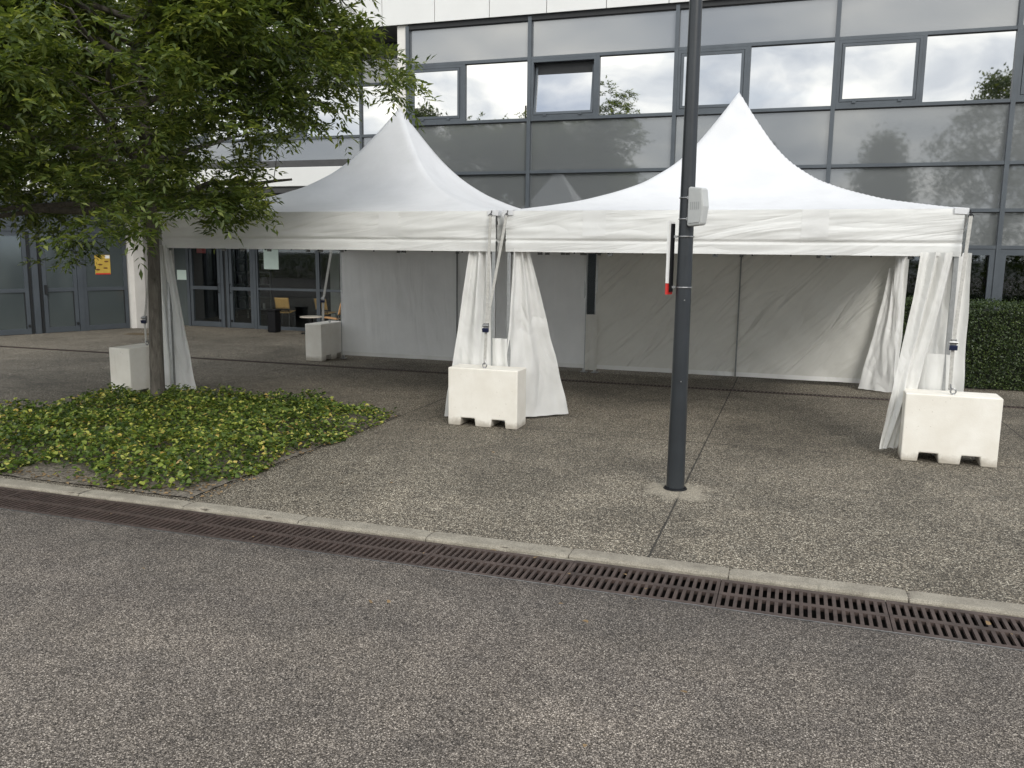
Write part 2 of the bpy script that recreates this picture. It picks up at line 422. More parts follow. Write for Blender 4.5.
# grates : one cast iron section per metre
gm = MB(); GL = 1.0
W = (GY1-GY0)
for y, w in ((.0, .045), (W/2-.022, .044), (W-.045, .045)): gm.box(0, GL-.006, y, y+w, -.024, 0)
nb = 20
for i in range(nb+1):
    a = i*(GL-.006-.022)/nb
    for y0, y1 in ((.045, W/2-.022), (W/2+.022, W-.045)): gm.box(a, a+.022, y0, y1, -.022, -.001)
g0 = gm.build('drain_grate', M['iron'], root=(0, 0, 0))
tag(g0, 'slotted rusty brown drain grate section beside the kerb', 'drain grate', 'drain grates along the kerb')
order = ['first', 'second', 'third', 'fourth', 'fifth', 'sixth', 'seventh', 'eighth', 'ninth', 'tenth', 'eleventh', 'twelfth']
for k in range(10):
    o = g0 if k == 0 else g0.copy()
    if k: col.objects.link(o)
    o.location = (-7.35+k*GL+.003, GY0, -.016+random.uniform(-.002, .002))
    o.rotation_euler = (random.uniform(-.003, .003), 0, 0)
    if k == 9: o['label'] = 'brown slotted drain grate section at the far right end of the kerb drain'
    elif k == 0: o['label'] = 'brown slotted drain grate section at the far left end of the kerb drain'
    else: o['label'] = 'brown slotted drain grate section, %s from the left end of the kerb drain' % order[k]
mb = MB(); x = -24.0   # second, narrow line drain under the tents
tag(MB().box(-40, 30, 13.60, 13.72, -.002, .003).build('line_drain_bed', M['channel']), kind='structure')
mb = MB()
mb.box(-40, 30, 13.592, 13.604, -.01, .009).box(-40, 30, 13.716, 13.728, -.01, .009)
xx = -17.0
while xx < 6: mb.box(xx, xx+.022, 13.606, 13.714, .0035, .008); xx += .06
tag(mb.build('line_drain', M['iron']), 'narrow slotted line drain crossing the paving under the tents', 'drain')

# ================================================================== planting bed
bx0, bx1, by0, by1 = -9.0, -4.8, 5.75, 9.85
def bedz(x, y):
    u = (x-bx0)/(bx1-bx0); v = (y-by0)/(by1-by0)
    return .10*min(1, 6*min(u, 1-u, v, 1-v)) if 0 < u < 1 and 0 < v < 1 else 0
mb = MB()
mb.grid(lambda u, v: (bx0+(bx1-bx0)*u, by0+(by1-by0)*v, .006+bedz(bx0+(bx1-bx0)*u, by0+(by1-by0)*v)*.6+.012*random.random()), 60, 60)
tag(mb.build('planting_soil', M['soil'], smooth=True), kind='structure')
rng = np.random.default_rng(3)
P = []; 
from mathutils import noise as mn
while len(P) < 30000:
    x = random.uniform(bx0-.22, bx1+.12); y = random.uniform(by0-.02, by1+.22)
    # ragged outline, bare corner strips near the kerb and thin far tip
    ed = min(x-bx0+.22, bx1+.12-x, y-by0+.17, by1+.22-y)
    n = mn.noise(Vector((x*1.3, y*1.3, 3.1)))
    if ed < .10+.36*(n+.12): continue
    bare = mn.noise(Vector((x*.9+7, y*.9, 1.7)))
    if (y < by0+.3 and bare > .3) or (x > bx1-.55 and y > by1-1.2 and random.random() < .6): 
        if random.random() < .9: continue
    if (x < -7.6 and y < by0+.3) and random.random() < .6: continue
    hump = .05+.17*(mn.noise(Vector((x*1.8, y*1.8, 9.0)))+.6)+.05*mn.noise(Vector((x*6, y*6, 2)))
    hump *= min(1, ed*2.2+.25)
    P.append((x, y, max(.02, bedz(x, y)*.6+hump*random.uniform(.25, 1.15))))
P = np.array(P); n = len(P)
az = rng.uniform(0, 2*np.pi, n); D = np.stack([np.cos(az), np.sin(az), rng.uniform(-.6, .6, n)], 1)
N = np.stack([rng.normal(0, .55, n), rng.normal(0, .55, n)-.1, np.ones(n)], 1)
o = leaves_mesh('ground_cover', P, D, N, rng.uniform(.024, .060, n), rng.uniform(.020, .052, n), M['ivy_leaf'], kind='ivy')
tag(o, 'low green and yellow ivy covering the planting bed under the tree', 'ground cover', kind='stuff')
# dead leaf litter, small scattered
P = []
for i in range(1900):
    P.append((random.uniform(-6.9, -4.7), random.uniform(5.78, 9.7), .03) if i % 3 else (random.uniform(-9.2, -4.6), random.uniform(5.72, 6.5), .025))
P = np.array(P); n = len(P); az = rng.uniform(0, 6.28, n)
o = leaves_mesh('leaf_litter', P, np.stack([np.cos(az), np.sin(az), rng.normal(0, .1, n)], 1), np.stack([rng.normal(0, .3, n), rng.normal(0, .3, n), np.ones(n)], 1),
                rng.uniform(.02, .05, n), rng.uniform(.015, .03, n), plain('dead_leaf', (.20, .13, .06), .8, var=.5, vscale=20), kind='ivy')
tag(o, 'brown dead leaves scattered over the planting bed', 'leaf litter', kind='stuff')

P = np.array([(random.uniform(-8, 3), random.choice((random.uniform(2.5, 5), random.uniform(5.05, 5.5), random.uniform(5.7, 12))), .012) for i in range(46)])
n = len(P); az = rng.uniform(0, 6.28, n)
o = leaves_mesh('fallen_leaves', P, np.stack([np.cos(az), np.sin(az), rng.normal(.1, .1, n)], 1), np.stack([rng.normal(0, .2, n), rng.normal(0, .2, n), np.ones(n)], 1),
                rng.uniform(.02, .055, n), rng.uniform(.012, .028, n), bpy.data.materials['dead_leaf'], kind='ivy')
tag(o, 'a few dry leaves scattered on the paving and the drain', 'leaves', kind='stuff')

# ================================================================== BUILDING
BY = 17.0
bld = thing('office_building', 'grey glazed office building with white cladding band behind the tents', 'building', (-8, BY, 0))
def part(mb, name, mats, parent=bld, **k): return mb.build(name, mats, parent, **k)
rows = [2.32, 2.96, 3.77, 4.81, 6.0, 6.80]
XB = [-8.06, -5.36, -2.42, .45, 3.35, 6.25, 9.15, 12.05]
FW = .075
# body behind the glass
mb = MB(); mb.box(-8.3, 14, BY+.30, BY+14, 2.2, 10.2).box(-8.3, -8.06, BY+.0, BY+.30, 0, 6.83)
part(mb, 'wall', M['pale_strip'])
mb = MB()
for i in range(len(XB)-1):
    a, b = XB[i]+FW/2, XB[i+1]-FW/2
    for r in (0, 1, 2, 4):
        z0, z1 = rows[r]+.03, rows[r+1]-.03
        s = MB().box(a, b, BY+.05, BY+.09, z0, z1)
        part(s, 'spandrel_panel', M['spandrel_light'] if (r == 4) else M['spandrel'])
# frame members
for xx in XB:
    part(MB().box(xx-FW/2, xx+FW/2, BY-.03, BY+.10, 0.0, 6.80), 'mullion', M['frame'])
    # thin dark gaskets either side
for i, z in enumerate(rows[:-1]):
    f = MB()
    for k in range(len(XB)-1): f.box(XB[k]+FW/2+.001, XB[k+1]-FW/2-.001, BY-.022, BY+.10, z-.03, z+.03)
    f.mat(1)
    for k in range(len(XB)-1): f.box(XB[k]+FW/2+.002, XB[k+1]-FW/2-.002, BY-.006, BY+.06, z-.042, z-.0305)
    part(f, 'transom', [M['frame'], M['gasket']])
part(MB().box(-8.06, 14, BY-.02, BY+.3, 6.73, 6.86), 'shadow_gap', M['gasket'])
# window row
def sash(x0, x1, z0, z1, Y, tilt=0):
    w = MB()
    t = .075
    # outer frame
    w.box(x0, x0+t*.7, Y-.02, Y+.08, z0, z1).box(x1-t*.7, x1, Y-.02, Y+.08, z0, z1)
    w.box(x0+t*.7, x1-t*.7, Y-.02, Y+.08, z0, z0+t*.7).box(x0+t*.7, x1-t*.7, Y-.02, Y+.08, z1-t*.7, z1)
    w.mat(1).box(x0+t*.7, x1-t*.7, Y+.12, Y+.14, z0+t*.7, z1-t*.7)
    win = part(w, 'window', [M['frame'], M['gasket']])
    ix0, ix1, iz0, iz1 = x0+t*.7+.008, x1-t*.7-.008, z0+t*.7+.006, z1-t*.7-.008
    def tp(x, y, z):    # tilt about the bottom edge, top inward
        h = z-iz0; return (x, y+math.sin(tilt)*h, iz0+h*math.cos(tilt)-(.12 if tilt else 0)*0)
    s = MB(); b = .05
    def tb(x0, x1, y0, y1, z0, z1):
        q = MB().box(x0, x1, y0, y1, z0, z1); s.add([tp(*v) for v in q.v], q.f)
    tb(ix0, ix0+b, Y-.03, Y+.03, iz0, iz1); tb(ix1-b, ix1, Y-.03, Y+.03, iz0, iz1)
    tb(ix0+b, ix1-b, Y-.03, Y+.03, iz0, iz0+b); tb(ix0+b, ix1-b, Y-.03, Y+.03, iz1-b, iz1)
    for hx in (ix0+.25, ix1-.25): s.box(hx-.03, hx+.03, Y-.045, Y-.032, iz0-.03, iz0+.012)
    part(s, 'sash', M['frame'], win)
    g = MB(); q = MB().box(ix0+b, ix1-b, Y-.006, Y+.006, iz0+b, iz1-b); g.add([tp(*v) for v in q.v], q.f)
    part(g, 'pane', M['window_glass'], win)
    return win
splits = [-6.78, -3.94, -1.07, 1.9, 4.8, 7.7, 10.6]
for i in range(len(XB)-1):
    a, m_, b = XB[i]+FW/2, splits[i], XB[i+1]-FW/2
    sash(a+.001, m_-.03, rows[3]+.031, rows[4]-.031, BY, R(9) if i == 1 else 0)
    part(MB().box(m_-.029, m_+.029, BY-.022, BY+.10, rows[3]+.031, rows[4]-.031), 'mullion', M['frame'])
    w = MB().box(m_+.030, b-.001, BY+.03, BY+.05, rows[3]+.031, rows[4]-.031)
    fw = part(w, 'fixed_window', M['window_glass'])
# ground floor glazing right of the tents
for i in range(len(XB)-1):
    a, b = XB[i]+FW/2+.002, XB[i+1]-FW/2-.002
    w = MB()
    w.box(a, a+.09, BY-.01, BY+.08, .25, 2.285).box(b-.09, b, BY-.01, BY+.08, .25, 2.285).box(a+.09, b-.09, BY-.01, BY+.08, 2.18, 2.285).box(a+.09, b-.09, BY-.01, BY+.08, .25, .35)
    if i >= 4 or i < 0: w.box((a+b)/2-.04, (a+b)/2+.04, BY-.01, BY+.08, .35, 2.18)
    win = part(w, 'ground_window', M['frame'])
    part(MB().box(a+.09, b-.09, BY+.03, BY+.045, .35, 2.18), 'pane', M['dark_glass'], win)
part(MB().box(-8.06, 14, BY-.01, BY+.2, 0, .248), 'plinth', M['render_wall'])
part(MB().box(-8.0, 14, BY+4, BY+4.1, 0, 2.3).box(-8.0, 14, BY+.3, BY+4, .01, .06).box(-8.0, -7.9, BY+.3, BY+4, .06, 2.3).box(13.9, 14, BY+.3, BY+4, .06, 2.3), 'interior', M['interior'])
# white fascia cladding, with real joints
FY = BY-.08
cl = MB()
part(MB().box(-34, 14, FY+.03, BY+.25, 6.84, 10.1), 'cladding_rail', M['joint'])
x = -7.41-1.205*20; 
k = 0
xs = []
while x < 13.5:
    xs.append(x); x += 1.205
for a in xs:
    for z0, z1 in ((6.83, 7.95), (7.965, 9.1), (9.115, 10.2)):
        if -26 < a < 6:
            part(MB().box(a+.007, a+1.205-.007, FY, FY+.03, z0, z1), 'cladding_panel', M['fascia'])
        else:
            cl.box(a+.007, a+1.205-.007, FY, FY+.03, z0, z1)
part(cl, 'outer_cladding', M['fascia'])
part(MB().box(-34, -8.30, FY+.03, 19.2, 6.86, 6.95), 'soffit', M['joint'])
# recessed left upper wall
UY = 18.3
urows = [3.95, 4.22, 4.80, 5.95, 6.86]
UX = [-30, -27.1, -24.2, -21.4, -18.5, -15.6, -12.75, -9.9, -8.3]
for i in range(len(UX)-1):
    a, b = UX[i]+.03, UX[i+1]-.03
    part(MB().box(a, b, UY+.04, UY+.08, urows[1]+.03, urows[2]-.03), 'spandrel_panel', M['spandrel_light'])
    part(MB().box(a, b, UY+.04, UY+.08, urows[3]+.03, urows[4]-.03), 'spandrel_panel', M['spandrel'])
    mx = a+1.3 if b-a > 2 else None
    if mx:
        sash(a, mx-.03, urows[2]+.031, urows[3]-.031, UY+.02)
        part(MB().box(mx-.029, mx+.029, UY-.02, UY+.09, urows[2]+.031, urows[3]-.031), 'mullion', M['frame'])
        part(MB().box(mx+.03, b, UY+.03, UY+.05, urows[2]+.031, urows[3]-.031), 'fixed_window', M['window_glass'])
    else:
        part(MB().box(a, b, UY+.03, UY+.05, urows[2]+.031, urows[3]-.031), 'fixed_window', M['window_glass'])
for xx in UX: part(MB().box(xx-.03, xx+.03, UY-.02, UY+.10, urows[0], 6.85), 'mullion', M['frame'])
f = MB()
for z in urows[1:4]:
    for i in range(len(UX)-1): f.box(UX[i]+.031, UX[i+1]-.031, UY-.015, UY+.09, z-.03, z+.03)
part(f, 'transom', M['frame'])
part(MB().box(-30, -8.3, UY+.12, UY+.4, 3.4, 6.86), 'upper_wall', M['gasket'])
part(MB().box(-8.32, -8.062, BY+.31, 19.6, 0, 6.83), 'return_wall', M['render_wall'])
# entrance canopy
cn = MB().box(-30, -8.32, 17.0, UY-.03, 3.56, 3.98)
part(cn, 'canopy', M['fascia'], bevel=.01)
part(MB().box(-30, -8.33, 17.05, 19.5, 3.42, 3.553).box(-30, -8.33, 17.6, UY-.04, 3.984, 4.20), 'canopy_soffit', M['joint'])

# entrance glazing at the back of the recess
EY = 19.6
ents = MB()
def door_leaf(x0, x1, z1=2.45, glass='door_glass', handle_left=False):
    w = MB(); t = .085
    w.box(x0, x0+t, EY-.03, EY+.04, .01, z1).box(x1-t, x1, EY-.03, EY+.04, .01, z1)
    w.box(x0+t, x1-t, EY-.03, EY+.04, .01, .15).box(x0+t, x1-t, EY-.03, EY+.04, z1-.1, z1).box(x0+t, x1-t, EY-.03, EY+.04, 1.03, 1.12)
    d = part(w, 'door', M['frame'])
    part(MB().box(x0+t, x1-t, EY-.002, EY+.008, .15, 1.03).box(x0+t, x1-t, EY-.002, EY+.008, 1.12, z1-.1), 'pane', M[glass], d)
    hx = x0+.04 if handle_left else x1-.04
    h = MB().tube([(hx, EY-.035, .95), (hx, EY-.09, .97), (hx, EY-.09, 1.18), (hx, EY-.035, 1.20)], .011, 6)
    h.mat(0).box(hx-.025, hx+.025, EY-.05, EY-.031, .16, .22)
    part(h, 'handle', M['black'], d)
    return d
door_leaf(-15.98, -14.98)
door_leaf(-14.68, -13.93, handle_left=True)
# dark hinge posts and frame posts
part(MB().box(-14.96, -14.87, EY-.04, EY+.06, 0, 2.5).box(-14.79, -14.70, EY-.04, EY+.06, 0, 2.5), 'door_jamb', M['frame'])
part(MB().box(-14.868, -14.792, EY-.01, EY+.06, 0, 2.5), 'hinge_gap', M['gasket'])
part(MB().box(-13.91, -13.82, EY-.05, EY+.06, 0, 2.5).box(-16.08, -15.995, EY-.05, EY+.06, 0, 2.5), 'door_post', M['frame'])
part(MB().box(-16.5, -8.35, EY-.03, EY+.06, 2.502, 2.60).box(-16.5, -8.35, EY, EY+.05, 2.605, 3.42), 'lintel', M['frame'])
def shopfront(x0, x1):
    w = MB()
    w.box(x0, x0+.05, EY-.03, EY+.05, .0, 2.5).box(x1-.05, x1, EY-.03, EY+.05, 0, 2.5)
    w.box(x0+.05, x1-.05, EY-.03, EY+.05, 1.06, 1.12).box(x0+.05, x1-.05, EY-.03, EY+.05, 0, .09).box(x0+.05, x1-.05, EY-.03, EY+.05, 2.44, 2.5)
    d = part(w, 'shop_window', M['frame'])
    part(MB().box(x0+.05, x1-.05, EY, EY+.01, .09, 1.06).box(x0+.05, x1-.05, EY, EY+.01, 1.12, 2.44), 'pane', M['door_glass'], d)
shopfront(-13.818, -11.93); shopfront(-11.925, -10.1); shopfront(-10.095, -8.35)
# dark glazed strip left of the doors
part(MB().box(-16.5, -16.085, EY, EY+.02, 0, 2.5), 'side_light', M['frosted'])
tag(MB().box(-16.43, -16.10, EY-.006, EY-.002, 1.28, 1.55).build('notice', M['paper'], root=(-16.3, EY, 1.4)), 'small pale green notice on the dark glass left of the entrance door', 'notice')
tag(MB().box(-13.58, -13.12, EY-.008, EY-.003, 1.62, 2.34).build('paper_poster', M['paper'], root=(-13.3, EY, 1.9)), 'blank pale green paper poster on the entrance window', 'poster')
# room behind
room = MB().box(-17, -8.35, 24.0, 24.1, 0, 3.4).box(-17, -8.35, EY+.07, 24.0, 3.3, 3.4).box(-17.1, -17, EY+.1, 24.1, 0, 3.4).box(-8.35, -8.25, EY+.1, 24.1, 0, 3.4)
part(room, 'room_walls', M['interior'])
part(MB().box(-17, -8.35, EY+.07, 24, .004, .02), 'room_floor', M['interior_floor'])
# faint things inside the entrance: shelving grid and a pillar
sh = MB()
for i in range(4): sh.box(-16.6+i*.42, -16.57+i*.42, 22.4, 22.45, .02, 2.3)
for i in range(6): sh.box(-16.6, -15.34, 22.38, 22.44, .3+i*.38, .33+i*.38)
for i in range(28): 
    a = -16.55+random.randrange(3)*.42+random.uniform(0, .15); z = .33+random.randrange(5)*.38
    sh.mat(1).box(a, a+random.uniform(.08, .2), 22.5, 22.52, z, z+random.uniform(.15, .27))
sh.mat(0)
part(sh, 'display_shelf', [M['alu_dark'], M['render_wall']])
tag(MB().box(-15.75, -15.45, EY+.012, EY+.016, 2.02, 2.16).build('red_notice', plain('dim_red_print', (.22, .02, .018), .5), root=(-15.6, EY, 2)), 'small red notice inside the left entrance door glass', 'notice')
part(MB().box(-12.75, -12.45, 21.6, 21.9, .02, 3.3), 'pillar', M['render_wall'])

# pier and angled wing
part(MB().box(-16.93, -16.5, 18.42, 19.62, 0, 3.42).box(-16.5, -15.95+.0, 19.66, 19.9, 0, .02), 'pier', M['render_wall'])
P0 = Vector((-16.97, 18.36, 0)); dv = Vector((-.357, -.934, 0)).normalized(); nv = Vector((.934, -.357, 0))  # nv faces the camera side
def wbox(mb, s0, s1, d0, d1, z0, z1):
    c = P0 + dv*(s0+s1)/2 + nv*(d0+d1)/2 + Vector((0, 0, (z0+z1)/2))
    return mb.obox(c, dv, nv, (0, 0, 1), (s1-s0)/2, abs(d1-d0)/2, (z1-z0)/2)
wing = MB(); wbox(wing, -.12, .03, -.06, .10, 0, 3.42); part(wing, 'edge_trim', M['pale_strip'])
s_fr = [.06, .17]
def wing_unit(s0, s1, door=False):
    w = MB(); t = .09
    for a, b in ((s0, s0+t), (s1-t, s1)): wbox(w, a, b, -.03, .04, 0, 2.5)
    for a, b in ((.01, .14), (1.03, 1.12), (2.4, 2.5)): wbox(w, s0+t, s1-t, -.03, .035, a, b)
    d = part(w, 'wing_door' if door else 'wing_window', M['frame'])
    g = MB(); wbox(g, s0+t, s1-t, -.005, .005, .14, 1.03); wbox(g, s0+t, s1-t, -.005, .005, 1.12, 2.4)
    part(g, 'pane', M['frosted'], d)
    for a, b in ((s0+t, s0+t+.02), (s1-t-.02, s1-t)): k = MB(); wbox(k, a, b, .006, .02, .14, 1.03); part(k, 'gasket', M['gasket'], d)
    if door:
        k = MB(); wbox(k, s0+.02, s0+.07, .041, .07, .18, .24); part(k, 'lock', M['gasket'], d)
        k = MB(); wbox(k, s1-.08, s1-.03, .041, .10, .98, 1.2); part(k, 'handle', M['gasket'], d)
wing_unit(.06, 1.22); 
wg = MB(); wbox(wg, 1.225, 1.36, -.05, .06, 0, 2.5); wbox(wg, 2.30, 2.44, -.05, .06, 0, 2.5); wbox(wg, 3.5, 3.64, -.05, .06, 0, 2.5); part(wg, 'wing_post', M['frame'])
wing_unit(1.37, 2.20, True); 
gp = MB(); wbox(gp, 2.205, 2.295, -.05, .0, 0, 2.5); wbox(gp, 2.445, 2.52, -.05, .0, 0, 2.5); part(gp, 'wing_gap', M['gasket'])
wing_unit(2.53, 3.49, True); wing_unit(3.65, 4.8, True); wing_unit(4.9, 6.1)
hd = MB(); wbox(hd, .03, 7, -.05, .05, 2.505, 2.62); wbox(hd, .03, 7, -.02, .03, 2.625, 3.42); part(hd, 'wing_header', M['frame'])
ww = MB(); wbox(ww, -.1, 7, -.35, -.30, 0, 3.42); part(ww, 'wing_back', M['interior'])
# yellow poster on the wing window
po = thing('poster', 'yellow poster with small pictures and red foot on the left glass', 'poster', tuple(P0+dv*.62+Vector((0, 0, 1.3))))
def pbox(mb, s0, s1, z0, z1, d): return wbox(mb, s0, s1, d, d+.002, z0, z1)
m_ = MB(); pbox(m_, .48, .88, 1.45, 1.95, .008); part(m_, 'sheet', plain('yellow_print', (.50, .34, .06), .5, var=.15, vscale=9), po)
m_ = MB(); pbox(m_, .49, .87, 1.445, 1.48, .011); part(m_, 'red_strip', M['red_sign'], po)
m_ = MB(); pbox(m_, .49, .61, 1.86, 1.94, .011); part(m_, 'white_corner', M['white_sign'], po)
m_ = MB()
for s, z in ((.58, 1.78), (.74, 1.70), (.61, 1.61), (.81, 1.57)):
    c0 = len(m_.v); pts = []
    c = P0+dv*s+nv*.0125+Vector((0, 0, z))
    for k in range(10):
        a = 2*math.pi*k/10; pts.append(c+dv*math.cos(a)*.06+Vector((0, 0, math.sin(a)*.022)))
    m_.add(pts, [tuple(range(10))])
m_.mat(0); part(m_, 'pictures', plain('brown_print', (.14, .06, .02), .5), po)
# blue emblem plate high on the cladding, mostly hidden by leaves
tag(MB().box(-14.75, -13.9, FY-.03, FY-.004, 8.05, 8.75).build('wall_sign', M['blue_panel'], root=(-14.3, FY, 8.4), bevel=.01), 'blue sign plate on the white cladding glimpsed through the tree crown', 'sign')
# drain cover
tag(MB().box(-15.9, -15.2, 16.9, 17.3, .0, .006).build('floor_mat', plain('mat_brown', (.10, .07, .035), .9), root=(-15.5, 17, 0)), 'small brown mat lying on the paving by the pier', 'mat')

# ================================================================== FURNITURE by the entrance
def chair(x, y, rz, matw, label, group, loc_z=0.0):
    t = thing('cafe_chair', label, 'chair', (0, 0, 0), group)
    s = MB().grid(lambda u, v: (-.2+.4*u, -.2+.38*v, .45+.02*math.cos(v*3.0)+.008*(2*u-1)**2), 8, 8)
    o = part(s, 'seat', matw, t, smooth=True); o.modifiers.new('thick', 'SOLIDIFY').thickness = .012
    b = MB().grid(lambda u, v: (-.2+.4*u, .19+.07*v+.03*(1-(2*u-1)**2), .54+.30*v), 8, 6)
    o = part(b, 'backrest', matw, t, smooth=True); o.modifiers.new('thick', 'SOLIDIFY').thickness = .012
    for sx in (-1, 1):
        l = MB().tube([(sx*.19, -.18, 0.0), (sx*.185, -.17, .44)], .011, 6); part(l, 'leg', M['dark_metal'], t)
        l = MB().tube([(sx*.19, .22, 0.0), (sx*.17, .16, .43), (sx*.15, .20, .58), (sx*.15, .26, .80)], .011, 6); part(l, 'leg', M['dark_metal'], t)
    l = MB().bar((-.18, -.17, .425), (.18, -.17, .425), .02, .02).bar((-.17, .16, .425), (.17, .16, .425), .02, .02); part(l, 'seat_frame', M['dark_metal'], t)
    t.location = (x, y, loc_z); t.rotation_euler = (0, 0, rz)
    return t
chair(-13.2, 20.0, R(188), M['wood'], 'yellow wooden chair inside the window, behind the black bin', 'chairs by the entrance', .02)
chair(-12.0, 20.1, R(172), M['wood'], 'yellow wooden chair inside the window behind the mullion', 'chairs by the entrance', .02)
chair(-11.35, 20.3, R(195), M['wood'], 'yellow wooden chair deeper inside the window, right of the mullion', 'chairs by the entrance', .02)
chair(-11.05, 18.75, R(-70), M['wood_orange'], 'orange wooden chair outside, half hidden by the white tent wall', 'chairs by the entrance')
t = thing('pedestal_table', 'low pedestal table with pale top and black foot by the window', 'table', (-11.75, 18.95, 0))
o = part(MB().tube([(-11.75, 18.95, .43), (-11.75, 18.95, .455)], [.30, .30], 28), 'tabletop', M['pale_top'], t, bevel=.004)
part(MB().tube([(-11.75, 18.95, .03), (-11.75, 18.95, .43)], .04, 12), 'column', M['dark_metal'], t)
fb = MB()
for k in range(4):
    a = k*math.pi/2+.5; fb.bar((-11.75, 18.95, .025), (-11.75+.27*math.cos(a), 18.95+.27*math.sin(a), .02), .045, .03)
part(fb, 'foot', M['dark_metal'], t)
t = thing('litter_bin', 'slim black litter bin standing in front of the entrance window', 'bin', (-12.88, 18.95, 0))
part(MB().box(-13.00, -12.76, 18.82, 19.08, 0.02, .55), 'body', M['black'], t, bevel=.02)
part(MB().box(-13.015, -12.745, 18.805, 19.095, .555, .60), 'lid', M['black'], t, bevel=.01)
part(MB().box(-12.98, -12.78, 18.84, 19.06, 0.0, .018), 'base', M['dark_metal'], t)

# ================================================================== TENTS
Y0, DEP, WID = 9.90, 4.95, 5.0
ZV, ZF, ZP = 2.13, 2.62, 4.33
keys = [(0, 0), (.02, .045), (.08, .19), (.2, .45), (.3, .61), (.42, .74), (.55, .83), (.7, .905), (.85, .958), (1, 1)]
def drop(t):
    for (a, b), (c, d) in zip(keys, keys[1:]):
        if t <= c: 
            return b+(d-b)*(t-a)/(c-a)
    return 1
def sdrop(t):   # smoothed
    return sum(drop(max(0, min(1, t+o*.03)))*w for o, w in ((-1.5, .15), (-.7, .2), (0, .3), (.7, .2), (1.5, .15))) if t > .05 else drop(t)
def fold_noise(x, z, seed): return mn.noise(Vector((x*.55, z*5.0+seed, seed)))
def strap_pts(a, b, sag=.0): return [a, ((a[0]+b[0])/2, (a[1]+b[1])/2, (a[2]+b[2])/2-sag), b]

